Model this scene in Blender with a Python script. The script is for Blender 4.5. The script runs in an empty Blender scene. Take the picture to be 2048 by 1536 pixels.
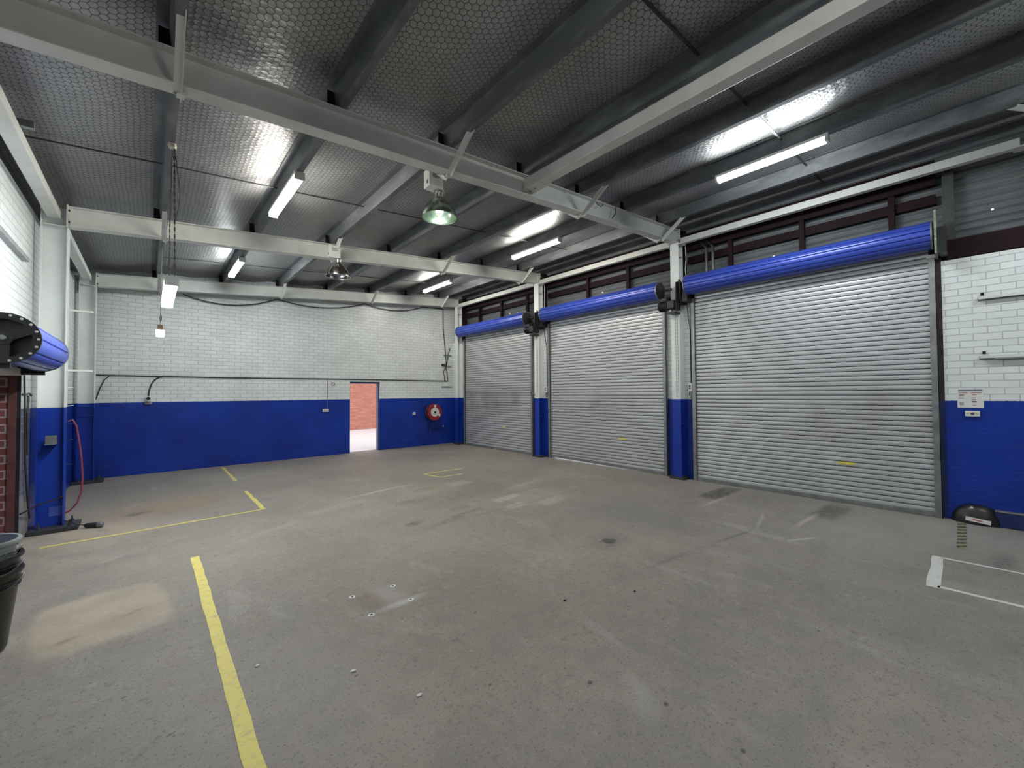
import bpy, bmesh, math, random
from mathutils import Vector, Matrix
random.seed(7)
scene = bpy.context.scene
COL = scene.collection
PI = math.pi

# ------------------------------------------------------------------ helpers
class MB:
    """collects simple solids and links them as ONE mesh object"""
    def __init__(self):
        self.v = []; self.f = []; self.sm = []
    def add(self, verts, faces, smooth=False):
        b = len(self.v)
        self.v += [tuple(p) for p in verts]
        self.f += [tuple(i + b for i in f) for f in faces]
        self.sm += [smooth] * len(faces)
        return self
    def box(self, x0, x1, y0, y1, z0, z1):
        v = [(x0,y0,z0),(x1,y0,z0),(x1,y1,z0),(x0,y1,z0),(x0,y0,z1),(x1,y0,z1),(x1,y1,z1),(x0,y1,z1)]
        return self.add(v, [(0,3,2,1),(4,5,6,7),(0,1,5,4),(1,2,6,5),(2,3,7,6),(3,0,4,7)])
    def bar(self, a, b, w, h, up=(0,0,1)):
        """rectangular bar from a to b: w sideways, h along up"""
        a = Vector(a); b = Vector(b); d = (b - a).normalized()
        s = d.cross(Vector(up)).normalized(); u = s.cross(d).normalized()
        v = []
        for p in (a, b):
            for i, j in ((-1,-1),(1,-1),(1,1),(-1,1)):
                v.append(p + s * (w/2*i) + u * (h/2*j))
        return self.add(v, [(0,1,2,3),(7,6,5,4),(0,4,5,1),(1,5,6,2),(2,6,7,3),(3,7,4,0)])
    def extrude(self, prof, a, b, ex, ey, smooth=False, cap=True):
        """profile [(u,v)] in the plane ex,ey swept from a to b"""
        ex = Vector(ex); ey = Vector(ey); n = len(prof); v = []
        for p in (Vector(a), Vector(b)):
            for (u, w) in prof: v.append(p + ex*u + ey*w)
        f = [(i, (i+1) % n, n + (i+1) % n, n + i) for i in range(n)]
        self.add(v, f, smooth)
        if cap:
            self.add(v, [tuple(range(n-1, -1, -1)), tuple(range(n, 2*n))], False)
        return self
    def tube(self, pts, r, seg=8, closed=False):
        pts = [Vector(p) for p in pts]; n = len(pts); v = []; f = []
        ref = Vector((0.31, 0.52, 0.79))
        for i, p in enumerate(pts):
            if closed: d = pts[(i+1) % n] - pts[i-1]
            else: d = pts[min(i+1, n-1)] - pts[max(i-1, 0)]
            d.normalize()
            s = d.cross(ref)
            if s.length < 1e-3: s = d.cross(Vector((1,0,0)))
            s.normalize(); u = s.cross(d)
            for k in range(seg):
                t = 2*PI*k/seg
                v.append(p + (s*math.cos(t) + u*math.sin(t))*r)
        for i in range(n if closed else n-1):
            j = (i+1) % n
            for k in range(seg):
                f.append((i*seg+k, i*seg+(k+1) % seg, j*seg+(k+1) % seg, j*seg+k))
        self.add(v, f, True)
        if not closed:
            self.add(v, [tuple(range(seg-1, -1, -1)), tuple(range((n-1)*seg, n*seg))])
        return self
    def lathe(self, prof, org=(0,0,0), axis=(0,0,1), seg=32, smooth=True):
        """profile [(r, h)] turned about axis"""
        ax = Vector(axis).normalized(); t = Vector((1,0,0)) if abs(ax.x) < .9 else Vector((0,1,0))
        s = ax.cross(t).normalized(); u = ax.cross(s); o = Vector(org)
        n = len(prof); v = []; f = []
        for k in range(seg):
            a = 2*PI*k/seg; d = s*math.cos(a) + u*math.sin(a)
            for (r, h) in prof: v.append(o + d*r + ax*h)
        for k in range(seg):
            m = (k+1) % seg
            for i in range(n-1):
                f.append((k*n+i, m*n+i, m*n+i+1, k*n+i+1))
        return self.add(v, f, smooth)
    def build(self, name, mat, parent=None, bevel=0, origin=None):
        me = bpy.data.meshes.new(name)
        o = bpy.data.objects.new(name, me); COL.objects.link(o)
        off = Vector(origin) if origin is not None else Vector((0,0,0))
        me.from_pydata([Vector(p) - off for p in self.v], [], self.f)
        bm = bmesh.new(); bm.from_mesh(me)
        bmesh.ops.remove_doubles(bm, verts=bm.verts, dist=1e-5)
        bmesh.ops.recalc_face_normals(bm, faces=bm.faces)
        bm.to_mesh(me); bm.free()
        if any(self.sm):
            me.polygons.foreach_set('use_smooth', [True]*len(me.polygons))
            me.set_sharp_from_angle(angle=math.radians(38))
        if mat is not None: me.materials.append(mat)
        if parent is not None:
            o.parent = parent; q = parent
            while q is not None: off = off - q.location; q = q.parent
        o.location = off
        if bevel:
            m = o.modifiers.new('bevel', 'BEVEL'); m.width = bevel; m.segments = 2; m.limit_method = 'ANGLE'
        return o

def tag(o, label=None, cat=None, group=None, kind='thing'):
    if label: o['label'] = label
    if cat: o['category'] = cat
    if group: o['group'] = group
    if kind: o['kind'] = kind
    return o
def thing(name, label, cat, loc=(0,0,0), group=None):
    o = bpy.data.objects.new(name, None); COL.objects.link(o)
    o.location = loc; o.empty_display_size = .1
    return tag(o, label, cat, group)
def copy_thing(root, delta, label):
    r = root.copy(); COL.objects.link(r); r.location = root.location + Vector(delta); r['label'] = label
    for ch in [c for c in bpy.data.objects if c.parent == root]:
        c = ch.copy(); COL.objects.link(c); c.parent = r
        for g in [q for q in bpy.data.objects if q.parent == ch]:
            d = g.copy(); COL.objects.link(d); d.parent = c
    return r

# ------------------------------------------------------------------ materials
class NT:
    def __init__(self, name):
        self.m = bpy.data.materials.new(name); self.m.use_nodes = True
        self.t = self.m.node_tree; self.n = self.t.nodes; self.l = self.t.links
        self.b = self.n['Principled BSDF']
    def node(self, typ, **k):
        nd = self.n.new(typ)
        for a, b in k.items(): setattr(nd, a, b)
        return nd
    def link(self, a, b): self.l.new(a, b)
    def pos(self):
        if not hasattr(self, '_p'): self._p = self.node('ShaderNodeNewGeometry').outputs['Position']
        return self._p
    def obj(self):
        if not hasattr(self, '_o'): self._o = self.node('ShaderNodeTexCoord').outputs['Object']
        return self._o
    def sep(self, v):
        s = self.node('ShaderNodeSeparateXYZ'); self.link(v, s.inputs[0]); return s.outputs
    def comb(self, x=0, y=0, z=0):
        c = self.node('ShaderNodeCombineXYZ')
        for i, q in enumerate((x, y, z)):
            if isinstance(q, (int, float)): c.inputs[i].default_value = q
            else: self.link(q, c.inputs[i])
        return c.outputs[0]
    def math(self, op, a, b=None, c=None, clamp=False):
        m = self.node('ShaderNodeMath', operation=op); m.use_clamp = clamp
        for i, q in enumerate((a, b, c)):
            if q is None: continue
            if isinstance(q, (int, float)): m.inputs[i].default_value = q
            else: self.link(q, m.inputs[i])
        return m.outputs[0]
    def vmath(self, op, a, b=None):
        m = self.node('ShaderNodeVectorMath', operation=op)
        for i, q in enumerate((a, b)):
            if q is None: continue
            if isinstance(q, (tuple, list)): m.inputs[i].default_value = q
            else: self.link(q, m.inputs[i])
        return m
    def noise(self, vec, scale, detail=4, rough=.55, dist=0):
        n = self.node('ShaderNodeTexNoise'); n.inputs['Scale'].default_value = scale
        n.inputs['Detail'].default_value = detail; n.inputs['Roughness'].default_value = rough
        n.inputs['Distortion'].default_value = dist
        self.link(vec, n.inputs['Vector']); return n.outputs[0]
    def scaled(self, vec, s):
        return self.vmath('MULTIPLY', vec, s).outputs[0]
    def ramp(self, f, stops):
        r = self.node('ShaderNodeValToRGB'); e = r.color_ramp.elements
        while len(e) < len(stops): e.new(.5)
        for i, (p, c) in enumerate(stops):
            e[i].position = p
            e[i].color = (c, c, c, 1) if isinstance(c, (int, float)) else (*c, 1)
        self.link(f, r.inputs[0]); return r.outputs[0]
    def mix(self, f, a, b, mode='MIX'):
        m = self.node('ShaderNodeMix', data_type='RGBA', blend_type=mode)
        for s, q in ((0, f), (6, a), (7, b)):
            if isinstance(q, (int, float)): m.inputs[s].default_value = q
            elif isinstance(q, tuple): m.inputs[s].default_value = (*q, 1)
            else: self.link(q, m.inputs[s])
        return m.outputs[2]
    def bump(self, h, strength=.3, dist=.01, prev=None):
        b = self.node('ShaderNodeBump'); b.inputs['Strength'].default_value = strength
        b.inputs['Distance'].default_value = dist; self.link(h, b.inputs['Height'])
        if prev is not None: self.link(prev, b.inputs['Normal'])
        return b.outputs[0]
    def set(self, col=None, rough=None, metal=None, normal=None, spec=None):
        for key, q in (('Base Color', col), ('Roughness', rough), ('Metallic', metal), ('Normal', normal), ('Specular IOR Level', spec)):
            if q is None: continue
            s = self.b.inputs[key]
            if isinstance(q, tuple): s.default_value = (*q, 1)
            elif isinstance(q, (int, float)): s.default_value = q
            else: self.link(q, s)
        return self.m

def plain(name, col, rough=.5, metal=0, var=.15, scale=9, bump=0):
    t = NT(name); n = t.noise(t.pos(), scale, 5)
    c = t.mix(t.ramp(n, [(.3, 0), (.7, 1)]), tuple(x*(1-var) for x in col), tuple(min(1, x*(1+var)) for x in col))
    nm = t.bump(n, bump, .005) if bump else None
    return t.set(c, rough, metal, nm)
def emit(name, col, s):
    t = NT(name); t.b.inputs['Emission Color'].default_value = (*col, 1)
    t.b.inputs['Emission Strength'].default_value = s
    return t.set(col, .4)

WHITE = (.77, .815, .80)
BLUE = (.007, .035, .29)
PAINT_Z = 1.552
def painted_brick(name, axis, dirt=.25, white=WHITE, worn=False):
    t = NT(name); x, y, z = t.sep(t.pos())
    u = x if axis == 'x' else y
    vec = t.comb(u, z, 0)
    wob = t.noise(t.pos(), 3, 3)
    vec2 = t.vmath('ADD', vec, t.comb(t.math('MULTIPLY', t.math('SUBTRACT', wob, .5), .012), t.math('MULTIPLY', t.math('SUBTRACT', wob, .5), .008), 0)).outputs[0]
    b = t.node('ShaderNodeTexBrick'); b.offset = .5
    b.inputs['Scale'].default_value = 1; b.inputs['Brick Width'].default_value = .24
    b.inputs['Row Height'].default_value = .086; b.inputs['Mortar Size'].default_value = .006
    b.inputs['Mortar Smooth'].default_value = .35; b.inputs['Bias'].default_value = 0
    b.inputs['Color1'].default_value = (1, 1, 1, 1); b.inputs['Color2'].default_value = (.90, .90, .90, 1); b.inputs['Mortar'].default_value = (.5, .5, .5, 1)
    t.link(vec2, b.inputs['Vector'])
    n1 = t.noise(t.pos(), 1.3, 5); n2 = t.noise(t.pos(), 30, 4)
    w = t.mix(t.ramp(n1, [(.35, dirt), (.62, 0)]), white, (.40, .41, .39))
    w = t.mix(t.ramp(n2, [(.66, 0), (.80, .35)]), w, (.36, .36, .33))
    w = t.mix(.75, w, b.outputs['Color'], 'MULTIPLY')
    bl = t.mix(t.ramp(n1, [(.3, 0), (.7, 1)]), tuple(c*.75 for c in BLUE), tuple(c*1.2 for c in BLUE))
    scuff = t.noise(t.scaled(t.pos(), (3, 3, 30)), 1.4, 6, .7)
    low = t.math('MULTIPLY', t.ramp(scuff, [(.58, 0), (.74, .5)]), t.math('SUBTRACT', 1.0, t.math('DIVIDE', z, 1.9), clamp=True))
    bl = t.mix(low, bl, (.10, .11, .14))
    if worn:
        bl = t.mix(t.ramp(n2, [(.35, 0), (.65, 1)]), (.075, .08, .125), (.16, .165, .19))
        bl = t.mix(t.math('MULTIPLY', b.outputs['Fac'], .6), bl, (.30, .30, .31))
        bl = t.mix(t.math('LESS_THAN', t.math('ADD', z, t.math('MULTIPLY', wob, .5)), .75), bl, (.25, .245, .23))
    edge = t.math('GREATER_THAN', t.math('ADD', z, t.math('MULTIPLY', t.math('SUBTRACT', n2, .5), .02)), PAINT_Z)
    c = t.mix(edge, bl, w)
    hgt = t.math('ADD', t.math('MULTIPLY', b.outputs['Fac'], -1.0), t.math('MULTIPLY', n2, .35))
    return t.set(c, .33, 0, t.bump(hgt, .55, .006), .32)
def painted_steel(name):
    t = NT(name); x, y, z = t.sep(t.pos())
    n1 = t.noise(t.pos(), 2.2, 5); n2 = t.noise(t.pos(), 40, 3)
    w = t.mix(t.ramp(n1, [(.35, .35), (.65, 0)]), (.76, .79, .77), (.56, .575, .545))
    bl = t.mix(n1, tuple(c*.8 for c in BLUE), tuple(c*1.35 for c in BLUE))
    bl = t.mix(t.ramp(n2, [(.68, 0), (.8, .4)]), bl, (.08, .08, .1))
    c = t.mix(t.math('GREATER_THAN', z, PAINT_Z), bl, w)
    return t.set(c, .38, 0, t.bump(n2, .06, .004), .35)

M = {}
M['brick_x'] = painted_brick('painted_brick_back', 'x')
M['brick_y'] = painted_brick('painted_brick_side', 'y', .12)
M['brick_worn'] = painted_brick('worn_painted_brick', 'y', .5, worn=True)
M['steel_split'] = painted_steel('white_over_blue_steel')
M['white_steel'] = plain('white_painted_steel', (.64, .65, .605), .40, 0, .10, 3, .03)
M['maroon'] = plain('maroon_primer', (.016, .0065, .0085), .7, 0, .3, 5)
M['maroon'].node_tree.nodes['Principled BSDF'].inputs['Specular IOR Level'].default_value = .15
M['black'] = plain('black_plastic', (.012, .012, .014), .38, 0, .3, 8)
M['bucket'] = plain('black_bucket_plastic', (.014, .016, .016), .32, 0, .4, 3)
M['bucket_grey'] = plain('grey_bucket_plastic', (.24, .265, .26), .42, 0, .25, 4)
M['dark_iron'] = plain('greasy_iron', (.030, .031, .034), .42, .4, .4, 14, .2)
M['grey_metal'] = plain('grey_metal', (.25, .26, .26), .4, .6, .25, 7)
M['plate'] = plain('dark_base_plate', (.035, .036, .045), .6, .2, .4, 9, .2)
M['cable'] = plain('black_cable', (.015, .015, .017), .5)
M['white_plastic'] = plain('white_plastic', (.70, .70, .66), .4, 0, .05, 8)
M['cream'] = plain('cream_plastic', (.62, .57, .46), .45, 0, .08, 8)
M['ink'] = plain('dark_print', (.07, .07, .09), .6)
M['ink_red'] = plain('red_print', (.45, .05, .06), .6)
M['ink_blue'] = plain('slate_print', (.13, .13, .20), .6)
M['red'] = plain('red_enamel', (.27, .018, .026), .35, 0, .12, 6)
M['hose_red'] = plain('red_rubber', (.22, .040, .055), .5, 0, .2, 6)
M['brown'] = plain('brown_plug', (.16, .10, .05), .5)
M['yellow_sticker'] = plain('yellow_sticker', (.62, .55, .10), .5, 0, .1, 12)
M['blue_patch'] = plain('bright_blue_patch', (.045, .085, .42), .45, 0, .15, 8)
M['blue_dark'] = plain('navy_paint', (.010, .022, .11), .45, 0, .3, 8)
M['brown_jamb'] = plain('brown_timber_jamb', (.045, .032, .026), .7, 0, .4, 12)
M['stud_green'] = plain('green_grey_stud', (.055, .06, .05), .8, 0, .3, 10)
M['mossy'] = plain('weathered_bracket', (.24, .25, .20), .7, .1, .5, 30, .3)
M['chrome'] = plain('polished_aluminium', (.62, .60, .57), .16, 1, .06, 20)
M['chain'] = plain('dull_chain', (.10, .10, .10), .45, .5)
M['red_frame'] = plain('red_brown_frame', (.085, .028, .028), .55, 0, .3, 10)
M['tube_warm'] = emit('lit_tube_warm', (1.0, .965, .88), 95)
M['tube_cool'] = emit('lit_tube_cool', (.92, .975, 1.0), 95)
M['tube_dim'] = emit('lit_tube_old', (.96, .975, .93), 75)
M['lamp_glow'] = emit('lit_lamp', (.80, 1.0, .86), 60)
M['pendant_glow'] = emit('added_outlet_glow', (1.0, .97, .92), 2.2)  # outlet is no lamp; glow added for its overexposed white

def mat_floor():
    t = NT('stained_concrete'); P = t.pos(); x, y, z = t.sep(P)
    n1 = t.noise(P, .55, 6, .6); n2 = t.noise(P, 4, 6, .65); n3 = t.noise(P, 60, 3); n4 = t.noise(P, 220, 2)
    ns = t.noise(t.scaled(P, (1.0, .35, 1)), 2.3, 6, .7, .6)
    c = t.mix(t.ramp(n1, [(.30, 0), (.70, 1)]), (.200, .180, .156), (.300, .270, .234))
    c = t.mix(t.ramp(n2, [(.30, .55), (.52, 0)]), c, (.150, .137, .122))
    c = t.mix(t.ramp(ns, [(.56, 0), (.74, .55)]), c, (.38, .352, .322))
    n5 = t.noise(P, 16, 5, .7)
    c = t.mix(t.ramp(n5, [(.55, 0), (.68, .6)]), c, (.135, .124, .110))
    c = t.mix(t.ramp(n5, [(.28, .5), (.42, 0)]), c, (.40, .372, .338))
    c = t.mix(t.ramp(n3, [(.58, 0), (.68, .8)]), c, (.10, .092, .082))
    c = t.mix(t.ramp(n4, [(.3, .35), (.5, 0), (.58, 0), (.78, .35)]), c, t.ramp(n4, [(.4, .12), (.6, .36)]))
    wob = t.noise(P, 2.6, 5, .65)
    wob2 = t.noise(t.vmath('ADD', P, (7.3, 2.1, 0)).outputs[0], 2.6, 5, .65)
    wx = t.math('ADD', t.math('MULTIPLY', t.math('SUBTRACT', wob, .5), .5), t.math('MULTIPLY', t.math('SUBTRACT', n5, .5), .12)); wy = t.math('ADD', t.math('MULTIPLY', t.math('SUBTRACT', wob2, .5), .5), t.math('MULTIPLY', t.math('SUBTRACT', n3, .5), .05))
    patchy = t.math('MULTIPLY', t.ramp(n2, [(.32, .62), (.58, 1)]), t.ramp(n5, [(.35, .65), (.55, 1)]))
    warped = {}
    def blob(cx, cy, rx, ry, ang, col, amt, soft=.5, w=1.0, p=2):
        nonlocal c
        w = round(w, 1)
        if w not in warped:
            warped[w] = t.comb(t.math('ADD', x, t.math('MULTIPLY', wx, w)), t.math('ADD', y, t.math('MULTIPLY', wy, w)), 0)
        mp = t.node('ShaderNodeMapping', vector_type='TEXTURE'); t.link(warped[w], mp.inputs['Vector'])
        mp.inputs['Location'].default_value = (cx, cy, 0); mp.inputs['Rotation'].default_value = (0, 0, ang); mp.inputs['Scale'].default_value = (rx, ry, 1)
        if p == 2: d = t.vmath('LENGTH', mp.outputs[0]).outputs['Value']
        else:
            uu, vv, _ = t.sep(t.vmath('ABSOLUTE', mp.outputs[0]).outputs[0])
            d = t.math('POWER', t.math('ADD', t.math('POWER', uu, float(p)), t.math('POWER', vv, float(p))), 1.0/p)
        mr = t.node('ShaderNodeMapRange'); t.link(d, mr.inputs[0])
        mr.inputs[1].default_value = 1-soft; mr.inputs[2].default_value = 1+soft; mr.inputs[3].default_value = amt; mr.inputs[4].default_value = 0
        m = t.math('MULTIPLY', mr.outputs[0], patchy)
        c = t.mix(m, c, col)
    TAN = (.46, .375, .28); DK = (.075, .072, .070); LT = (.42, .405, .385); RUST = (.30, .205, .125)
    blob(-.24, 4.50, .37, .50, .10, TAN, .50, .07, .20, 5); blob(-.27, 4.45, .32, .38, .10, TAN, .35, .6, .8); blob(-.1, 4.4, .09, .025, .5, (.16, .12, .08), .6, .5, .3); blob(-.42, 4.2, .06, .025, .3, (.14, .11, .08), .6, .5, .3)
    blob(-.15, 4.32, .22, .10, .3, (.24, .18, .12), .45, .6); blob(-.3, 4.75, .25, .08, .2, (.25, .20, .14), .3, .7)
    blob(.30, 8.25, .75, .55, .1, RUST, .55, .6)
    blob(-.45, 7.35, .5, .5, 0, TAN, .45, .6)
    blob(-.1, 8.0, .14, .08, .3, DK, .6, .5)
    blob(.75, 2.6, .35, .6, .2, LT, .18, .8)
    blob(1.36, 3.32, .10, .17, .05, (.19, .145, .115), .8, .25, .18)
    blob(1.55, 3.12, .16, .035, .05, LT, .8, .6, .15)
    blob(1.52, 3.33, .08, .2, .05, LT, .35, .7, .3)
    blob(3.94, 2.80, .085, .08, 0, (.022, .022, .022), .95, .22, .12)
    blob(3.94, 2.80, .22, .17, 0, DK, .45, .8, .3)
    blob(7.18, 2.86, .50, .15, -.03, (.055, .054, .054), .85, .18, .12, 6)
    blob(7.18, 1.37, .46, .15, -.06, (.055, .054, .054), .85, .3, .2, 5)
    blob(4.0, 2.07, 1.55, .03, -.14, DK, .12, .8, .10); blob(5.15, 1.90, .28, .022, -.14, DK, .6, .7, .1); blob(3.95, 2.08, .22, .022, -.14, DK, .5, .7, .1)
    blob(5.0, 3.6, .9, .8, .3, (.17, .165, .16), .4, .8)
    blob(3.6, 5.6, 1.1, .25, .2, DK, .25, .8)
    blob(3.2, 4.75, .55, .06, .3, (.11, .085, .06), .5, .7, .5)
    blob(4.7, 4.75, .6, .5, .1, LT, .28, .6)
    blob(3.7, 6.4, .5, .3, .3, TAN, .3, .7)
    blob(3.1, 5.9, .25, .12, .2, DK, .45, .6)
    blob(5.3, 5.6, .5, .12, .25, LT, .35, .6)
    blob(6.6, .9, .9, .5, .1, LT, .25, .8)
    blob(6.25, -.15, .25, .06, -.1, DK, .5, .6, .4)
    blob(1.1, .95, 1.2, .5, .1, (.17, .165, .155), .35, .8)
    for (sx, sy, sr) in ((3.56, 2.14, .022), (1.94, 1.52, .03), (2.11, 1.15, .028), (2.11, .76, .026), (3.55, .77, .02), (1.71, 1.46, .015), (.95, 2.5, .02), (1.9, 2.6, .02), (2.7, 1.4, .018), (4.6, 2.9, .022), (2.2, 4.2, .022), (3.1, 3.6, .02), (1.5, 1.9, .016), (-.1, 3.2, .02), (.1, 2.7, .025)):
        blob(sx, sy, sr*.6, sr*.45, .4, (.05, .046, .042), .8, .35, .05)
    blob(2.05, 1.28, .14, .05, .9, LT, .3, .8, .5)
    blob(4.35, 5.05, .28, .09, .15, (.46, .42, .36), .55, .2, .12, 5)
    blob(4.4, 6.5, .25, .16, .2, (.44, .40, .34), .45, .3, .15, 5)
    blob(4.15, 4.62, .2, .10, .15, (.45, .41, .35), .5, .25, .12, 5)
    blob(4.75, 4.45, .25, .13, .15, (.42, .385, .34), .45, .25, .12, 5)
    blob(3.45, 5.08, .20, .10, .2, (.13, .10, .07), .55, .5, .2)
    blob(2.62, 4.9, .12, .07, .3, (.10, .075, .05), .7, .5, .25)
    blob(3.68, 6.5, .22, .10, .2, (.12, .10, .08), .5, .6, .25)
    blob(3.0, 6.9, .6, .05, .2, (.48, .45, .41), .5, .6, .5)
    blob(2.1, 6.4, .5, .10, .3, (.46, .43, .40), .22, .6, .5)
    blob(1.2, 5.9, .45, .07, .5, (.46, .43, .40), .2, .6, .5)
    blob(-.25, 6.0, .2, .015, .6, (.46, .44, .41), .35, .6, .4)
    blob(6.0, 1.9, .35, .02, .2, (.50, .48, .45), .4, .5, .2)
    blob(5.6, 1.35, .2, .02, -.5, (.55, .53, .50), .5, .5, .15)
    blob(6.55, 2.7, .35, .03, -.05, (.46, .42, .36), .6, .5, .1)
    blob(6.45, 1.5, .4, .03, -.05, (.50, .46, .40), .6, .5, .1)
    blob(7.3, .15, .5, .5, 0, (.42, .40, .37), .4, .7, .8)
    # saw cuts of an old trench repair
    def line(a, b, px0, px1, axis, pos, wid=.012, amt=.5):
        nonlocal c
        p, q = (x, y) if axis == 'x' else (y, x)
        d = t.math('ABSOLUTE', t.math('SUBTRACT', q, t.math('ADD', pos, t.math('MULTIPLY', wx, .06))))
        m = t.math('LESS_THAN', d, wid)
        m = t.math('MULTIPLY', m, t.math('MULTIPLY', t.math('GREATER_THAN', p, px0), t.math('LESS_THAN', p, px1)))
        m = t.math('MULTIPLY', m, t.ramp(n2, [(.40, .15), (.55, amt)]))
        c = t.mix(m, c, (.09, .085, .08))
    line(0, 0, 2.7, 5.6, 'x', 4.62); line(0, 0, 3.2, 5.9, 'x', 5.25); line(0, 0, 4.2, 5.3, 'y', 4.9); line(0, 0, 4.6, 5.3, 'y', 4.2)
    r = t.ramp(n2, [(.3, .48), (.7, .75)])
    h = t.math('ADD', t.math('MULTIPLY', n3, .6), t.math('MULTIPLY', n2, 1.0))
    return t.set(c, r, 0, t.bump(h, .12, .012), .35)
M['floor'] = mat_floor()

def mat_foil():
    t = NT('foil_with_chicken_wire'); P = t.pos(); x, y, z = t.sep(P)
    S = .053
    warp = t.noise(P, 1.7, 3)
    uv = t.comb(t.math('DIVIDE', t.math('ADD', y, t.math('MULTIPLY', warp, .10)), S*1.15), t.math('DIVIDE', t.math('ADD', x, t.math('MULTIPLY', warp, .06)), S), 0)
    r = (1.0, 1.7320508, 1.0); h = (.5, .8660254, .5)
    def cell(v):
        m = t.vmath('MODULO', t.vmath('ADD', v, (200.0, 346.41016, 100.0)).outputs[0], r).outputs[0]
        return t.vmath('SUBTRACT', m, h).outputs[0]
    a = cell(uv); b = cell(t.vmath('SUBTRACT', uv, h).outputs[0])
    la = t.vmath('DOT_PRODUCT', t.vmath('MULTIPLY', a, (1, 1, 0)).outputs[0], a).outputs['Value']
    lb = t.vmath('DOT_PRODUCT', t.vmath('MULTIPLY', b, (1, 1, 0)).outputs[0], b).outputs['Value']
    sel = t.math('LESS_THAN', la, lb)
    mx = t.node('ShaderNodeMix', data_type='VECTOR'); t.link(sel, mx.inputs[0]); t.link(b, mx.inputs[4]); t.link(a, mx.inputs[5])
    g = t.vmath('ABSOLUTE', mx.outputs[1]).outputs[0]
    gx, gy, gz = t.sep(g)
    e = t.math('MAXIMUM', t.math('ADD', t.math('MULTIPLY', gx, .5), t.math('MULTIPLY', gy, .8660254)), gx)   # .5 at a cell's edge
    wire = t.ramp(e, [(.425, 0), (.475, 1)])
    dust = t.noise(P, 1.1, 5, .6); fine = t.noise(P, 9, 5, .7)
    c = t.mix(t.ramp(dust, [(.3, 0), (.7, 1)]), (.30, .305, .30), (.44, .44, .43))
    c = t.mix(t.ramp(fine, [(.5, 0), (.75, .4)]), c, (.20, .20, .195))
    c = t.mix(t.math('MULTIPLY', wire, .85), c, (.035, .036, .038))
    rough = t.ramp(dust, [(.3, .34), (.7, .54)])
    wr = t.noise(t.scaled(P, (1.0, 2.2, 1)), 7, 6, .62, .8)
    pillow = t.math('SMOOTH_MIN', t.math('MULTIPLY', e, 1.0), .42, .1)
    nm = t.bump(wr, .45, .03)
    nm = t.bump(pillow, .22, .02, nm)
    return t.set(c, rough, .72, nm)
M['foil'] = mat_foil()

def mat_galv(name, base, metal, rough, patch, scale=4):
    t = NT(name); P = t.pos()
    n1 = t.noise(t.scaled(P, (1, .3, 1)), scale, 6, .65); n2 = t.noise(P, 45, 3)
    c = t.mix(t.ramp(n1, [(.48, 0), (.68, 1)]), base, patch)
    c = t.mix(t.ramp(n2, [(.55, 0), (.75, .3)]), c, tuple(v*.6 for v in base))
    return t.set(c, t.ramp(n1, [(.3, rough), (.7, rough+.18)]), metal, None)
M['purlin'] = mat_galv('dull_galvanised_purlin', (.12, .128, .135), .4, .42, (.24, .25, .255))
M['cladding'] = mat_galv('corrugated_cladding', (.155, .168, .172), .3, .45, (.21, .222, .226))

def mat_curtain():
    t = NT('galvanised_door_curtain'); P = t.pos(); x, y, z = t.sep(P)
    n1 = t.noise(t.scaled(P, (1, 1.0, .7)), 1.1, 5, .6); n2 = t.noise(t.scaled(P, (1, .6, 9)), 2.4, 6, .7); n3 = t.noise(P, 38, 3)
    c = t.mix(t.ramp(n1, [(.3, 0), (.7, 1)]), (.45, .462, .47), (.54, .552, .565))
    c = t.mix(t.ramp(n2, [(.52, 0), (.78, .6)]), c, (.26, .255, .24))
    grime = t.math('MULTIPLY', t.ramp(n1, [(.46, 0), (.66, 1)]), t.math('SUBTRACT', 1.0, t.math('ABSOLUTE', t.math('DIVIDE', t.math('SUBTRACT', z, 1.45), .75)), clamp=True))
    c = t.mix(t.math('MULTIPLY', grime, .75), c, (.25, .225, .20))
    c = t.mix(t.ramp(n3, [(.6, 0), (.8, .25)]), c, (.22, .22, .21))
    fr = t.math('FRACT', t.math('DIVIDE', t.math('SUBTRACT', z, .05), .0715))          # dark colour put into the slat joints to deepen groove shade
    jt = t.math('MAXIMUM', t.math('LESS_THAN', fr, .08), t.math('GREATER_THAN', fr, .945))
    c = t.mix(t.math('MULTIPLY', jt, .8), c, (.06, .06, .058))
    return t.set(c, t.ramp(n2, [(.3, .36), (.7, .55)]), .45, None)
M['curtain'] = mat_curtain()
def mat_drum():
    t = NT('blue_door_enamel'); P = t.pos(); n = t.noise(t.scaled(P, (1, .4, 1)), 3, 5)
    c = t.mix(t.ramp(n, [(.3, 0), (.7, 1)]), (.034, .064, .36), (.046, .085, .46))
    return t.set(c, .30, .1)
M['drum'] = mat_drum()
def mat_line(name, col, worn):
    t = NT(name); P = t.pos(); n = t.noise(P, 22, 5, .7); n2 = t.noise(P, 5, 3)
    f = t.math('MULTIPLY', t.ramp(n, [(.5, 0), (.66, 1)]), t.ramp(n2, [(.35, .25*worn), (.65, 1.0*worn)]))
    c = t.mix(f, col, (.24, .23, .21))
    return t.set(c, .6)
M['yellow'] = mat_line('worn_yellow_paint', (.70, .60, .16), .55)
M['yellow_faint'] = mat_line('faded_yellow_paint', (.62, .53, .15), .85)
M['white_line'] = mat_line('white_road_paint', (.60, .60, .575), .45)
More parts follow.
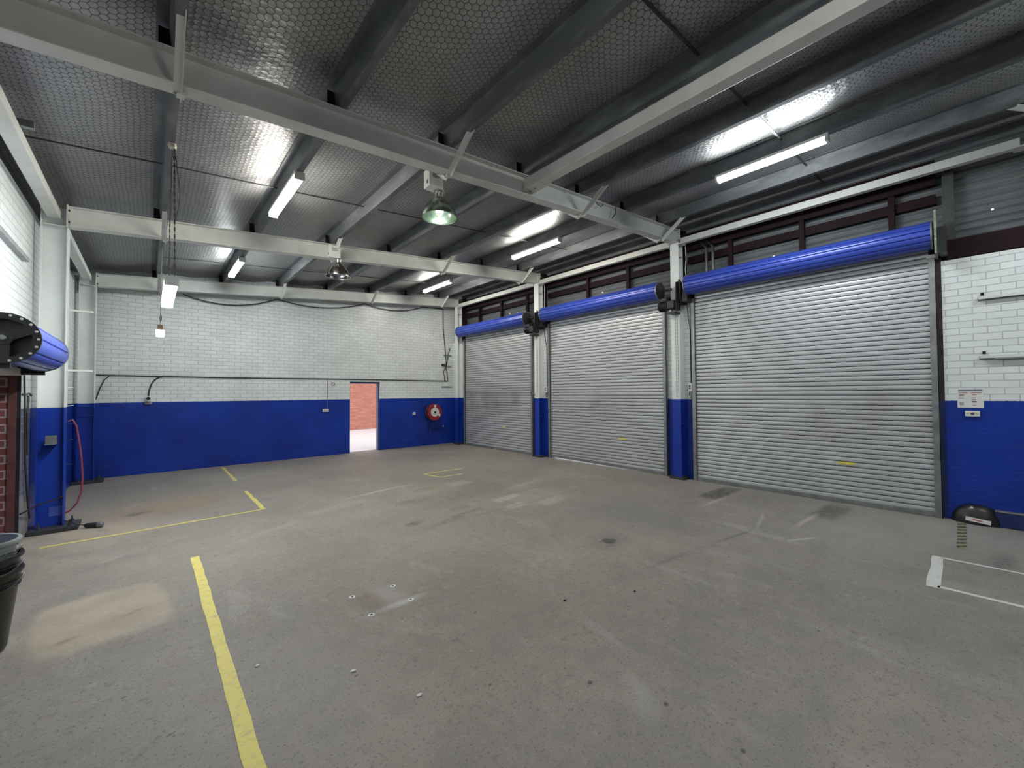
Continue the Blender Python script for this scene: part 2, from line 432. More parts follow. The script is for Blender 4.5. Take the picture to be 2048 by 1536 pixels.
def mat_hazard():
    t = NT('worn_hazard_tape'); x, y, z = t.sep(t.pos()); n = t.noise(t.pos(), 25, 4)
    s = t.math('ADD', x, t.math('MULTIPLY', y, 1.0))
    s = t.math('SINE', t.math('MULTIPLY', s, 40.0))
    c = t.mix(t.math('GREATER_THAN', s, -.1), (.04, .04, .035), (.25, .235, .13))
    c = t.mix(t.ramp(n, [(.52, 0), (.68, .9)]), c, (.22, .215, .2))
    return t.set(c, .6)
M['hazard'] = mat_hazard()
def mat_redbrick(name, a, b, mortar, axis='x'):
    t = NT(name); x, y, z = t.sep(t.pos()); v = t.comb(x if axis == 'x' else y, z, 0)
    k = t.node('ShaderNodeTexBrick'); k.inputs['Scale'].default_value = 1
    k.inputs['Brick Width'].default_value = .24; k.inputs['Row Height'].default_value = .086; k.inputs['Mortar Size'].default_value = .009
    k.inputs['Color1'].default_value = (*a, 1); k.inputs['Color2'].default_value = (*b, 1); k.inputs['Mortar'].default_value = (*mortar, 1)
    t.link(v, k.inputs['Vector'])
    n = t.noise(t.scaled(t.pos(), (1.5, 1.5, .6)), 1.2, 5)
    c = t.mix(t.ramp(n, [(.5, 0), (.7, .5)]), k.outputs['Color'], tuple(q*.62 for q in a))
    return t.set(c, .8, 0, t.bump(k.outputs['Fac'], -.4, .006))
M['yard_brick'] = mat_redbrick('yard_red_brick', (.52, .20, .145), (.40, .135, .095), (.26, .15, .12))
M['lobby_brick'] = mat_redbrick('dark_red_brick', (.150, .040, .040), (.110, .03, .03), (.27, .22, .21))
M['yard_ground'] = plain('pale_yard_concrete', (.60, .55, .535), .8, 0, .08, 3)

# ------------------------------------------------------------------ the setting
W, D = 7.906, 11.96                 # door wall plane and back wall plane
SL, Z0 = .0875, 4.205               # rafter top: z = Z0 + SL*x
def zt(x): return Z0 + SL*x
YF = -8.0                           # how far the shed runs on behind the viewer
def struct(name, mb, mat, **k):
    o = mb.build(name, mat, **k); o['kind'] = 'structure'; return o

struct('floor', MB().box(-1.33, 8.25, YF, 12.2, -.15, 0), M['floor'])
struct('ground_yard', MB().box(-12, 26, -14, 32, -.30, -.012), M['yard_ground'])
# back wall with the doorway, top follows the roof
DX0, DX1, DZ = 4.34, 5.24, 2.058
b = MB()
def slab_x(b, x0, x1, z0, z1a, z1b, y0, y1):
    v = [(x0,y0,z0),(x1,y0,z0),(x1,y0,z1b),(x0,y0,z1a),(x0,y1,z0),(x1,y1,z0),(x1,y1,z1b),(x0,y1,z1a)]
    b.add(v, [(0,1,2,3),(7,6,5,4),(0,4,5,1),(1,5,6,2),(2,6,7,3),(3,7,4,0)])
slab_x(b, -1.33, DX0, 0, zt(-1.33)+.19, zt(DX0)+.19, D, D+.23)
slab_x(b, DX1, 8.25, 0, zt(DX1)+.19, zt(8.25)+.19, D, D+.23)
slab_x(b, DX0, DX1, DZ, zt(DX0)+.19, zt(DX1)+.19, D, D+.23)
struct('wall_back', b, M['brick_x'])
# doorway lining
b = MB()
b.box(DX0, DX1, D+.03, D+.20, DZ-.05, DZ); b.box(DX1-.03, DX1, D+.05, D+.20, 0, DZ-.05)
b.box(DX0, DX0+.02, D+.05, D+.20, 0, DZ-.05)
struct('door_1', b, M['blue_dark'])
# left wall with the opening under the small roller door
LX = -1.10; LT = 4.0
OY0, OY1, OZ = 5.05, 7.22, 1.93
b = MB()
b.box(LX-.23, LX, YF, OY0, 0, LT); b.box(LX-.23, LX, 7.74, D, 0, LT); b.box(LX-.23, LX, OY1, 7.74, OZ, LT); b.box(LX-.23, LX, OY0, OY1, OZ, LT)
struct('wall_left', b, M['brick_y'])
struct('wall_left_pier', MB().box(LX-.23, LX, OY1, 7.74, 0, OZ), M['brick_worn'])
struct('dark_gap_strip', MB().box(LX-.26, LX-.20, YF, D+.2, LT-.1, zt(LX)+.22), M['black'])  # shade of the gap above the wall put in as a black strip
b = MB().box(LX+.0, LX+.025, OY0-.1, OY1+.02, OZ-.0, OZ+.075)
struct('trim_2', b, M['cream'])
struct('wall_front', MB().box(-1.33, 8.25, YF-.23, YF, 0, 5.3), M['brick_x'])
# brick lobby seen through that opening; unseen walls and lid added to dim it
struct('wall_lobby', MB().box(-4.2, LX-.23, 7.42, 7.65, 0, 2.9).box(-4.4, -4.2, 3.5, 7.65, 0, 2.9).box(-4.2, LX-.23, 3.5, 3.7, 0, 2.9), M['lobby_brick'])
struct('dimming_lid_lobby', MB().box(-4.4, LX-.23, 3.5, 7.65, 2.9, 3.0), M['black'])
# right wall: brick panel beside door 3 and the piers between the doors
struct('wall_right', MB().box(W, W+.23, YF, .267, 0, 3.41), M['brick_y'])
for i, (a, c) in enumerate(((3.60, 4.165), (7.41, 8.035), (11.25, D))):
    struct('wall_pier', MB().box(W-.005, W+.2, a, c, 0, 3.46), M['brick_y'])
struct('trim_6', MB().box(W+.004, W+.2, .262, .345, PAINT_Z, 3.5), M['brown_jamb'])
struct('trim_7', MB().box(W+.004, W+.2, .262, .345, 0, PAINT_Z), M['blue_dark'])
# corrugated upper wall, with pin holes that let daylight through
def corrugated_upper():
    x0 = 8.16; pitch = .095; z0, z1 = 3.40, 5.0
    nz = int((z1-z0)/pitch*6); ys = [YF]; y = YF
    holes = [(-.20, 4.02), (.22, 3.97), (1.33, 4.03), (1.63, 3.98), (2.0, 4.02), (2.28, 4.06), (4.55, 4.02), (4.95, 3.98), (5.25, 4.0), (5.62, 4.03), (5.9, 4.10), (8.6, 4.05), (8.95, 4.08), (9.3, 4.1)]
    cuts = sorted({YF, D+.1} | {h[0]-.011 for h in holes} | {h[0]+.011 for h in holes})
    zs = [z0 + (z1-z0)*i/nz for i in range(nz+1)]
    v = []; f = []
    for yy in cuts:
        for zz in zs: v.append((x0 + .017*math.cos(2*PI*zz/pitch), yy, zz))
    n = len(zs)
    for i in range(len(cuts)-1):
        for j in range(nz):
            ym = (cuts[i]+cuts[i+1])/2; zm = (zs[j]+zs[j+1])/2
            if any(abs(ym-h[0]) < .0105 and abs(zm-h[1]) < .0085 for h in holes): continue
            f.append((i*n+j, (i+1)*n+j, (i+1)*n+j+1, i*n+j+1))
    return MB().add(v, f, True)
struct('wall_right_upper', corrugated_upper(), M['cladding'])

# roof lining: foil sagging a little between the purlins
PX = [.10 + 1.17*k for k in range(-1, 8)]
def roof():
    v = []; f = []; xs = []; nx = 12
    x = PX[0] - .2
    grid_x = [-1.33 + i*(8.6+1.33)/110 for i in range(111)]
    grid_y = [YF + i*(12.25-YF)/90 for i in range(91)]
    def sag(xx, yy):
        k = (xx - .10)/1.17; fr = k - math.floor(k)
        s = math.sin(PI*fr)
        return -.05*s*s*(1 + .25*math.sin(yy*2.1 + math.floor(k)*1.7)) + .004*math.sin(yy*9 + xx*3)*s
    for yy in grid_y:
        for xx in grid_x: v.append((xx, yy, zt(xx) + .205 + sag(xx, yy)))
    n = len(grid_x)
    for j in range(len(grid_y)-1):
        for i in range(n-1): f.append((j*n+i, j*n+i+1, (j+1)*n+i+1, (j+1)*n+i))
    return MB().add(v, f, True)
struct('ceiling', roof(), M['foil'])
# ridge sheet above it keeps daylight out
v = []
for yy in (YF, 12.3):
    for xx in (-1.45, 8.75): v.append((xx, yy, zt(xx)+.26))
struct('roof', MB().add(v + [(p[0], p[1], p[2]+.03) for p in v], [(0,2,3,1),(4,5,7,6),(0,1,5,4),(1,3,7,5),(3,2,6,7),(2,0,4,6)]), M['purlin'])
# yard wall seen through the doorway
struct('wall_yard', MB().box(2, 16, 19.75, 20.0, -.02, 6), M['yard_brick'])

# ------------------------------------------------------------------ purlins
names = ['first', 'second', 'third', 'fourth', 'fifth', 'sixth', 'seventh', 'eighth']
for k in range(8):
    x = .10 + 1.17*k; zb = zt(x); h = .198; fl = .072; t = .006
    prof = [(0,0),(fl,0),(fl,.018),(fl-t,.018),(fl-t,t),(t,t),(t,h-t),(t,h),(-fl,h),(-fl,h-t),(0,h-t)]
    ex = Vector((1, 0, SL)).normalized(); ey = Vector((-SL, 0, 1)).normalized()
    p = MB().extrude(prof, (x, YF, zb), (x, 12.1, zb), ex, ey).build('roof_purlin', M['purlin'])
    tag(p, f'dark galvanised roof purlin running lengthwise, {names[k]} from the left-hand wall', 'purlin', 'roof purlins')
# bridging rods between the purlins
for (yb, lab) in ((1.55, 'near bay'), (6.12, 'middle bay'), (10.3, 'far bay')):
    for k in range(7):
        x0 = .10 + 1.17*k; x1 = x0 + 1.17
        r = MB().bar((x0+.006, yb, zt(x0)+.135), (x1, yb, zt(x1)+.135), .026, .008).build('bridging_strip', M['dark_iron'])
        tag(r, f'thin dark bridging strip, {lab}, between {names[k]} and {names[k+1]} purlin from left', 'bridging strip', 'purlin bridging strips')
r = MB().bar((LX, 6.12, zt(LX)+.12), (.10, 6.12, zt(.1)+.135), .026, .008).build('bridging_strip', M['dark_iron'])
tag(r, 'thin dark bridging strip from the left wall to the first purlin', 'bridging strip', 'purlin bridging strips')

# ------------------------------------------------------------------ steel frames
BY = [3.87, 7.74, 11.61, -.80]
BH, BF = .258, .148
def i_profile(h, fw, tf, tw):
    return [(-fw/2,-h/2),(fw/2,-h/2),(fw/2,-h/2+tf),(tw/2,-h/2+tf),(tw/2,h/2-tf),(fw/2,h/2-tf),(fw/2,h/2),(-fw/2,h/2),(-fw/2,h/2-tf),(-tw/2,h/2-tf),(-tw/2,-h/2+tf),(-fw/2,-h/2+tf)]
blab = ['nearest', 'middle', 'farthest', 'overhead']
bwhere = ['crossing above the near floor', 'ending at the near left column', 'against the back wall', 'above the viewer']
for i, y in enumerate(BY):
    xa, xb = -.80, 7.80
    root = thing('rafter_beam', f'white steel I-beam under the roof, {blab[i]} one, {bwhere[i]}', 'beam', (xa, y, zt(xa)-BH), 'white rafter beams')
    ey = Vector((-SL, 0, 1)).normalized()
    o = Vector((0, 0, -BH/2))
    MB().extrude(i_profile(BH, BF, .011, .008), Vector((xa, y, zt(xa))) + o, Vector((xb, y, zt(xb))) + o, (0,1,0), ey).build('beam_section', M['white_steel'], root)
    MB().box(xb, xb+.016, y-.085, y+.085, zt(xb)-BH-.02, zt(xb)+.015).build('end_plate', M['white_steel'], root)
    MB().box(xa-.014, xa, y-.085, y+.085, zt(xa)-BH-.015, zt(xa)+.015).build('end_plate', M['white_steel'], root)
    for s in (-.055, .055):
        for dz in (-.05, -.20):
            MB().lathe([(0,0),(.014,0),(.014,.016),(0,.016)], (xb-.016, y+s, zt(xb)+dz), (1,0,0), 6, False).build('bolt', M['grey_metal'], root)
            MB().lathe([(0,0),(.014,0),(.014,.016),(0,.016)], (xa, y+s, zt(xa)+dz), (1,0,0), 6, False).build('bolt', M['dark_iron'], root)
    for k in range(7):
        x = .10 + 1.17*k
        MB().box(x-.075, x-.004, y-.004, y+.004, zt(x)+.0, zt(x)+.165).build('purlin_cleat', M['maroon'], root)
    if i == 0:
        # loose cable loop and tail on the web
        MB().tube([(5.05, y-.08, zt(5.05)-.01), (5.12, y-.10, zt(5.1)-.08), (5.22, y-.09, zt(5.2)-.09), (5.30, y-.08, zt(5.3)-.02)], .006, 6).build('cable_tail', M['cable'], root)
        MB().tube([(5.62, y-.08, zt(5.6)-.01), (5.60, y-.09, zt(5.6)-.12), (5.52, y-.08, zt(5.5)-.21)], .007, 6).build('cable_tail', M['cable'], root)

# fly braces from the beams' bottom flange up to every second purlin
BRX = [(0, .10), (2, 2.44), (4, 4.78), (6, 7.12)]
def fly_brace(x, y, side):
    xx = x + .035
    zb = zt(xx) - BH - .005
    a = Vector((xx, y + side*.03, zb - .02)); bt = Vector((xx, y + side*.56, zt(xx) + .10))
    m = MB().bar(a, bt, .048, .005, (1,0,0))
    d = (bt - a).normalized(); 
    m.bar(a + Vector((.022,0,0)), bt + Vector((.022,0,0)), .005, .045, (1,0,0)) if False else None
    sidev = Vector((1,0,0))
    q = d.cross(sidev).normalized()
    m2 = MB().bar(a + q*0, bt + q*0, .006, .05, (1,0,0)).bar(a + sidev*.024 + q*.02*side, bt + sidev*.024 + q*.02*side, .045, .006, (1,0,0))
    return m2, a, bt
for i, y in enumerate(BY):
    for (k, x) in BRX:
        for side in (-1, 1):
            if i == 2 and side == 1: continue
            m, a, bt = fly_brace(x, y, side)
            root = thing('fly_brace', f'white fly brace, {"viewer" if side < 0 else "far"} side of the {blab[i]} beam, {names[k]} purlin from left', 'brace', tuple(a), 'white fly braces')
            m.build('brace_arm', M['white_steel'], root)
            MB().lathe([(0,0),(.013,0),(.013,.03),(0,.03)], bt - Vector((.014,0,0)) - (bt-a).normalized()*.03, (1,0,0), 6, False).build('bolt', M['grey_metal'], root)
            MB().box(a.x-.004, a.x+.045, min(y, a.y-.02*side), max(y, a.y+.03*side), a.z-.006, a.z+.018).build('foot_cleat', M['white_steel'], root)

# ---- right-hand columns
def right_column(y, label):
    root = thing('steel_column', label, 'column', (7.80, y, 0), 'columns between the roller doors')
    w = .17; xa, xb = 7.72, 7.895
    top = zt(7.8) - BH - .01
    prof = [(0,-w/2),(0,w/2),(.012,w/2),(.012,.004),(xb-xa-.012,.004),(xb-xa-.012,w/2),(xb-xa,w/2),(xb-xa,-w/2),(xb-xa-.012,-w/2),(xb-xa-.012,-.004),(.012,-.004),(.012,-w/2)]
    MB().extrude(prof, (xa, y, .045), (xa, y, top), (1,0,0), (0,1,0)).build('column_shaft', M['steel_split'], root)
    MB().box(xa-.05, xb+.0, y-.15, y+.15, 0, .045).build('base_plate', M['plate'], root, .004)
    MB().box(xa+.01, xb-.01, y-w/2+.006, y+w/2-.006, 1.05, 1.06).build('stiffener', M['steel_split'], root)
    for s in (-.12, .12):
        MB().lathe([(0,0),(.016,0),(.016,.03),(.008,.03),(.008,.05),(0,.05)], (xa-.02, y+s, .045), (0,0,1), 6, False).build('anchor_bolt', M['plate'], root)
    MB().box(xa+.012, xb-.012, y-w/2, y-.004, 4.35, 4.36).build('stiffener', M['white_steel'], root)
    return root
CY_ = [3.87, 7.72, 11.53]
right_column(CY_[0], 'white over blue steel column between the largest and the middle roller door')
right_column(CY_[1], 'white over blue steel column between the middle and the farthest roller door')
right_column(-.80, 'white over blue steel column beside the white brick panel, just outside at right')
right_column(CY_[2], 'white over blue steel column in the far right corner beside the hose reel')
# maroon posts standing behind the columns
for y, l in ((3.83, 'left of the largest roller door'), (7.68, 'left of the middle roller door'), (11.42, 'behind the corner column at the back wall')):
    o = MB().box(7.94, 8.04, y-.06, y+.06, 3.46, zt(8)+.0).build('maroon_post', M['maroon'])
    tag(o, f'dark maroon steel post above the brick pier, {l}', 'post', 'maroon posts behind the columns')
# eaves strut tubes, one per bay
for a, c, l in ((CY_[0]+.09, CY_[1]-.09, 'above the middle roller door'), (CY_[1]+.09, CY_[2]-.09, 'above the farthest roller door'), (-.45, CY_[0]-.09, 'above the largest roller door')):
    root = thing('eaves_strut', f'white tube strut between column heads {l}', 'strut', (7.78, a, 4.585), 'white eaves struts')
    MB().box(7.735, 7.835, a+.03, c-.03, 4.585, 4.695).build('tube', M['white_steel'], root, .006)
    for e in (a+.03, c-.03):
        MB().box(7.70, 7.86, e-.05, e+.05, 4.57, 4.585).build('fixing_plate', M['white_steel'], root)
# white strut from the near beam towards the viewer
root = thing('tie_strut', 'long white square tube running from the nearest beam towards the viewer', 'strut', (3.69, 0, 4.35))
MB().box(3.62, 3.76, BY[3]+.03, BY[0]-.03, 4.335, 4.475).build('tube', M['white_steel'], root, .008)
MB().box(3.60, 3.78, BY[0]-.30, BY[0]-.012, 4.327, 4.335).build('fixing_plate', M['white_steel'], root)
for d in (-.05, -.14):
    MB().lathe([(0,0),(.014,0),(.014,.012),(0,.012)], (3.69, BY[0]+d-.03, 4.327), (0,0,-1), 6, False).build('bolt', M['grey_metal'], root)

# ---- left-hand columns
def left_column(y, label, near):
    root = thing('steel_column', label, 'column', (-.95, y, 0), 'columns along the left wall')
    xa, xb = -1.04, -.80; w = .165; top = zt(-.95) + (.02)
    L = xb - xa
    prof = [(0,-w/2),(0,w/2),(.012,w/2),(.012,.005),(L-.012,.005),(L-.012,w/2),(L,w/2),(L,-w/2),(L-.012,-w/2),(L-.012,-.005),(.012,-.005),(.012,-w/2)]
    MB().extrude(prof, (xa, y, .055), (xa, y, top-.02), (1,0,0), (0,1,0)).build('column_shaft', M['steel_split'], root)
    MB().box(xa-.055, xb+.14, y-.20, y+.16, 0, .055).build('base_plate', M['plate'], root, .004)
    MB().box(xa+.012, xb-.012, y-w/2, y-.005, zt(-.8)-BH-.01, zt(-.8)-BH+.004).build('cap_stiffener', M['white_steel'], root)
    for sx, sy in ((-1.0, -.15), (-.74, -.15), (-.74, .1)):
        MB().lathe([(0,0),(.02,0),(.02,.03),(.01,.03),(.01,.075),(0,.075)], (sx, y+sy, .055), (0,0,1), 6, False).build('anchor_bolt', M['plate'], root)
    if near:
        for z in (2.82, 2.03):
            MB().box(xb, xb+.23, y+.05, y+.075, z-.012, z+.012).build('hanging_bar', M['white_steel'], root)
        for z in (1.80, 1.565, 1.33, 1.12, .80):
            MB().tube([(xb, y+.06, z), (xb+.06, y+.06, z+.006)], .006, 6).build('peg', M['white_steel'] if z > 1.5 else M['blue_dark'], root)
        MB().box(-.935, -.81, y-.0125, y-.005, .175, .295).build('paint_patch', M['blue_patch'], root)['label'] = 'brighter blue rectangle of touch-up paint'
    else:
        for z in (1.49, 1.31):
            MB().box(xa+.012, xb-.002, y-w/2-.004, y-w/2+.012, z-.008, z+.008).build('stiffener', M['blue_patch'] if False else M['steel_split'], root)
    return root
left_column(7.79, 'white over blue I-section column by the small left roller door, with hanging bars', True)
left_column(11.56, 'white over blue I-section column in the far left corner against the back wall', False)
# tie tubes between the left column heads
for a, c, l in ((7.87, 11.46, 'between the two left columns'), (.6, 7.70, 'from the near left column towards the viewer')):
    o = MB().box(-.985, -.865, a, c, 3.955, 4.055).build('eaves_strut', M['white_steel'], None, .006)
    tag(o, f'white square tube above the left wall {l}', 'strut', 'white tubes above the left wall')
o = MB().bar((-1.09, 5.45, 4.06), (-.78, 5.45, 4.075), .045, .06).build('steel_bar', M['grey_metal'])
tag(o, 'short grey steel bar crossing the white tube above the left wall', 'bar')

# ------------------------------------------------------------------ girts and posts of the upper right wall
for zz, l in ((4.32, 'upper'), (3.56, 'lower')):
    h = .135 if zz > 4 else .13
    for a, c, n in ((.30, CY_[0]-.1, 'largest'), (CY_[0]+.1, CY_[1]-.1, 'middle'), (CY_[1]+.1, CY_[2]-.1, 'farthest')):
        o = MB().box(8.07, 8.13, a, c, zz-h/2, zz+h/2).build('wall_girt', M['maroon'])
        tag(o, f'{l} dark maroon rail on the corrugated wall above the {n} roller door', 'rail', 'maroon wall rails')
for a, c, n in ((.30, CY_[0]-.1, 'largest'), (CY_[0]+.1, CY_[1]-.1, 'middle'), (CY_[1]+.1, CY_[2]-.1, 'farthest')):
    o = MB().box(8.00, 8.10, a, c, 4.50, 4.84).build('eaves_beam', M['maroon'])
    tag(o, f'dark maroon eaves beam just below the roof above the {n} roller door', 'beam', 'maroon eaves beams')
o = MB().box(7.93, 8.12, YF, .22, 3.43, 3.68).build('lintel_beam', M['maroon'])
tag(o, 'dark maroon steel beam on top of the white brick panel at right', 'beam')
for y, l in ((.75, 'first from right above the largest door'), (1.84, 'second from right above the largest door'), (2.95, 'third from right above the largest door'),
             (5.12, 'right of the two above the middle roller door'), (6.25, 'left of the two above the middle roller door'),
             (8.41, 'nearest the motor above the farthest roller door'), (9.55, 'in the middle above the farthest roller door'), (10.65, 'nearest the back wall above the farthest roller door')):
    o = MB().box(8.02, 8.10, y-.035, y+.035, 3.50, 4.70).build('wall_stud', M['maroon'])
    tag(o, f'dark maroon stud on corrugated wall, {l}', 'stud', 'maroon wall studs')
o = MB().box(8.0, 8.10, .13, .24, 3.45, 4.8).build('wall_stud', M['stud_green'])
tag(o, 'greyish green stud at the right end of the largest blue roller', 'stud', 'maroon wall studs')
# black downpipe bundle above the largest door
for y, l in ((3.36, 'left'), (3.24, 'right')):
    o = MB().tube([(7.98, y, 3.72), (7.98, y, 4.45), (7.98, y+.12, 4.62)], .028, 8).build('black_pipe', M['black'])
    tag(o, f'black pipe above the largest roller door beside the column, {l} of two', 'pipe', 'black pipes')

# ------------------------------------------------------------------ roller doors
def curtain_profile(z0, z1, pitch=.0715, depth=.020):
    """(x offset, z) of the room side, slat by slat"""
    pts = []; z = z0
    while z < z1 - 1e-6:
        for fr, d in ((0, depth), (.05, depth*.85), (.10, depth*.16), (.28, depth*.02), (.5, -.001), (.72, depth*.03), (.92, depth*.16), (.97, depth*.85)):
            zz = z + fr*pitch
            if zz < z1: pts.append((d, zz))
        z += pitch
    pts.append((depth, z1))
    return pts
def drum_profile(r, n=15, groove=.020):
    p = []
    for k in range(n):
        a0 = 2*PI*k/n
        for fr, d in ((0, groove), (.09, groove*.9), (.14, .002), (.3, 0), (.55, -.001), (.8, 0), (.95, .002)):
            a = a0 + fr*2*PI/n
            p.append(((r-d)*math.cos(a), (r-d)*math.sin(a)))
    return p
DRX, DRZ, DRR = 7.675, 3.725, .178
def roller_door(y0, y1, label, lift0=0, lift1=0, sticker=None, dia=1.0):
    root = thing('roller_door', label, 'roller door', (W, (y0+y1)/2, 0), 'roller doors along the right wall')
    xc = W - .035
    prof = curtain_profile(.05, 3.70)
    v = []; f = []
    for (d, z) in prof: v.append((xc+d, y0+.02, z))
    for (d, z) in prof: v.append((xc+d, y1-.02, z))
    n = len(prof)
    for i in range(n-1): f.append((i, i+1, n+i+1, n+i))
    v2 = [(p[0]+.012, p[1], p[2]) for p in v]
    m = MB().add(v, f, True).add(v2, f, True)
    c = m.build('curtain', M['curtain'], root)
    # bottom rail, may stand a little off the floor at one end
    za, zb = .004 + lift0, .004 + lift1
    bb = MB()
    vv = []
    for yy, zz in ((y0+.02, za), (y1-.02, zb)):
        for dx, dz in ((-.022, 0), (.03, 0), (.03, .06), (-.022, .06)): vv.append((xc+dx, yy, zz+dz))
    bb.add(vv, [(0,1,2,3),(7,6,5,4),(0,4,5,1),(1,5,6,2),(2,6,7,3),(3,7,4,0)])
    bb.build('bottom_rail', M['grey_metal'], root)
    # rolled-up blue curtain on its drum
    MB().extrude(drum_profile(DRR), (DRX, y0-.02, DRZ), (DRX, y1+.02, DRZ), (1,0,0), (0,0,1), True).build('curtain_roll', M['drum'], root)
    for yy, s in ((y0-.02, -1), (y1+.02, 1)):
        MB().lathe([(.04,0),(DRR+.006,0),(DRR+.006,.016),(DRR-.02,.020),(DRR-.03,.006),(.04,.006)], (DRX, yy, DRZ), (0, s, 0), 36).build('drum_wheel', M['grey_metal'], root)
        MB().lathe([(0,-.01),(.028,-.01),(.028,.05),(0,.05)], (DRX, yy, DRZ), (0, s, 0), 14).build('axle', M['dark_iron'], root)
    # guides
    for yy, s in ((y0, 1), (y1, -1)):
        a = yy - s*.045; c_ = yy + s*.025
        lo, hi = min(a, c_), max(a, c_)
        g = MB().box(W-.075, W-.068, lo, hi, 0, 3.50).box(W-.012, W-.004, lo, hi, 0, 3.50)
        yb = yy - s*.045
        g.box(W-.075, W-.004, min(yb, yb+s*.007), max(yb, yb+s*.007), 0, 3.50)
        g.build('guide_rail', M['grey_metal'], root)
    if sticker:
        ys, zs, ws = sticker
        MB().box(xc-.0075, xc-.002, ys-ws/2, ys+ws/2, zs-.02, zs+.02).build('sticker', M['yellow_sticker'], root)['label'] = 'yellow warning strip'
    return root
rd3 = roller_door(.36, 3.575, 'largest and nearest grey roller door under a blue roll, beside the white brick panel', 0, 0, (1.31, .60, .20))
rd2 = roller_door(4.185, 7.385, 'middle grey roller door under a blue roll, daylight showing below its far end', 0, .036, (5.20, .66, .20))
rd1 = roller_door(8.055, 11.235, 'farthest grey roller door under a blue roll, next to the back corner', 0, 0, (9.25, .70, .16))
# end bracket of the largest door
MB().box(7.50, 7.86, .285, .305, 3.44, 4.0).build('end_bracket', M['mossy'], rd3)
MB().box(7.62, 7.90, .20, .285, 3.46, 3.80).build('end_bracket', M['black'], rd3)
MB().box(7.80, 7.89, .31, .40, 3.455, 3.50).build('guide_funnel', M['white_plastic'], rd3)

# motor drives on the columns
def door_drive(yc, label):
    root = thing('door_drive', label, 'roller door motor', (7.70, yc, 3.2), 'roller door motor drives')
    # dished chain wheel at the drum's end
    MB().lathe([(.03,.0),(.06,.012),(.13,.055),(.165,.06),(.172,.05),(.168,.035),(.13,.030),(.05,-.02),(.03,-.02)], (7.62, yc+.215, 3.70), (0,1,0), 40).build('chain_wheel', M['dark_iron'], root)
    MB().lathe([(.166,.040),(.176,.040),(.176,.062),(.166,.062)], (7.62, yc+.215, 3.70), (0,1,0), 40).build('wheel_rim', M['grey_metal'], root)
    MB().lathe([(0,-.20),(.024,-.20),(.024,.06),(0,.06)], (7.62, yc+.215, 3.70), (0,1,0), 14).build('shaft', M['dark_iron'], root)
    # bracket plates either side of the column
    v = [(7.54,3.80),(7.66,3.84),(7.70,3.62),(7.71,3.28),(7.55,3.24),(7.52,3.45)]
    MB().extrude([(p[0]-7.6, p[1]-3.6) for p in v], (7.6, yc-.115, 3.6), (7.6, yc-.100, 3.6), (1,0,0), (0,0,1)).build('bracket_plate', M['dark_iron'], root)
    v = [(7.60,3.86),(7.72,3.78),(7.88,3.56),(7.88,3.40),(7.66,3.36),(7.62,3.50)]
    MB().extrude([(p[0]-7.6, p[1]-3.6) for p in v], (7.6, yc-.16, 3.6), (7.6, yc-.125, 3.6), (1,0,0), (0,0,1)).build('belt_guard', M['black'], root)
    MB().box(7.66, 7.86, yc-.27, yc-.16, 3.42, 3.62).build('limit_box', M['black'], root, .008)
    # gearbox and motor
    MB().box(7.50, 7.66, yc-.085, yc+.06, 3.30, 3.46).build('gearbox', M['dark_iron'], root, .015)
    MB().lathe([(0,0),(.03,0),(.085,.012),(.092,.03),(.092,.19),(.075,.205),(.03,.21),(0,.21)], (7.58, yc+.05, 3.37), (0,1,0), 24).build('motor', M['dark_iron'], root)
    mm = MB()
    for k in range(9): mm.lathe([(.090,.045+.016*k),(.101,.047+.016*k),(.101,.051+.016*k),(.090,.053+.016*k)], (7.58, yc+.05, 3.37), (0,1,0), 24)
    mm.build('cooling_fins', M['dark_iron'], root)
    MB().box(7.53, 7.63, yc+.08, yc+.20, 3.46, 3.53).build('terminal_box', M['black'], root, .008)
    MB().box(7.50, 7.73, yc-.10, yc+.05, 3.205, 3.235).build('foot_bracket', M['black'], root)
    # hand chain hanging down the column face
    for dy in (.075, .035):
        pts = [(7.700, yc+dy-.09, 3.24), (7.704, yc+dy-.09, 2.4), (7.702, yc+dy-.088, 1.62)]
        cm = MB(); z = 3.22; k = 0
        while z > 1.60:
            cm.box(7.698, 7.702, yc+dy-.094 if k % 2 else yc+dy-.0915, yc+dy-.086 if k % 2 else yc+dy-.0885, z-.03, z); z -= .034; k += 1
        cm.build('hand_chain', M['chain'], root)
    # conduit to the button station
    MB().tube([(7.80, yc-.20, 3.42), (7.83, yc-.20, 3.2), (7.885, yc-.215, 2.9), (7.888, yc-.215, 1.85)], .008, 6).build('conduit', M['cable'], root)
    MB().box(7.82, 7.90, yc-.255, yc-.185, 1.70, 1.86).build('button_station', M['white_plastic'], root, .008)
    MB().lathe([(0,0),(.016,0),(.016,.012),(0,.012)], (7.82, yc-.22, 1.81), (-1,0,0), 14).build('push_button', M['black'], root)
    MB().lathe([(0,0),(.016,0),(.016,.012),(0,.012)], (7.82, yc-.22, 1.76), (-1,0,0), 14).build('push_button', M['red'], root)
    MB().tube([(7.85, yc-.24, 1.70), (7.84, yc-.26, 1.62), (7.85, yc-.22, 1.58), (7.86, yc-.19, 1.64), (7.86, yc-.20, 1.70)], .010, 6).build('cable_loop', M['cable'], root)
    return root
dd = door_drive(CY_[0], 'dark motor drive with chain wheel on the column beside the largest roller door')
copy_thing(dd, (0, CY_[1]-CY_[0], 0), 'dark motor drive with chain wheel on the column between middle and farthest roller doors')
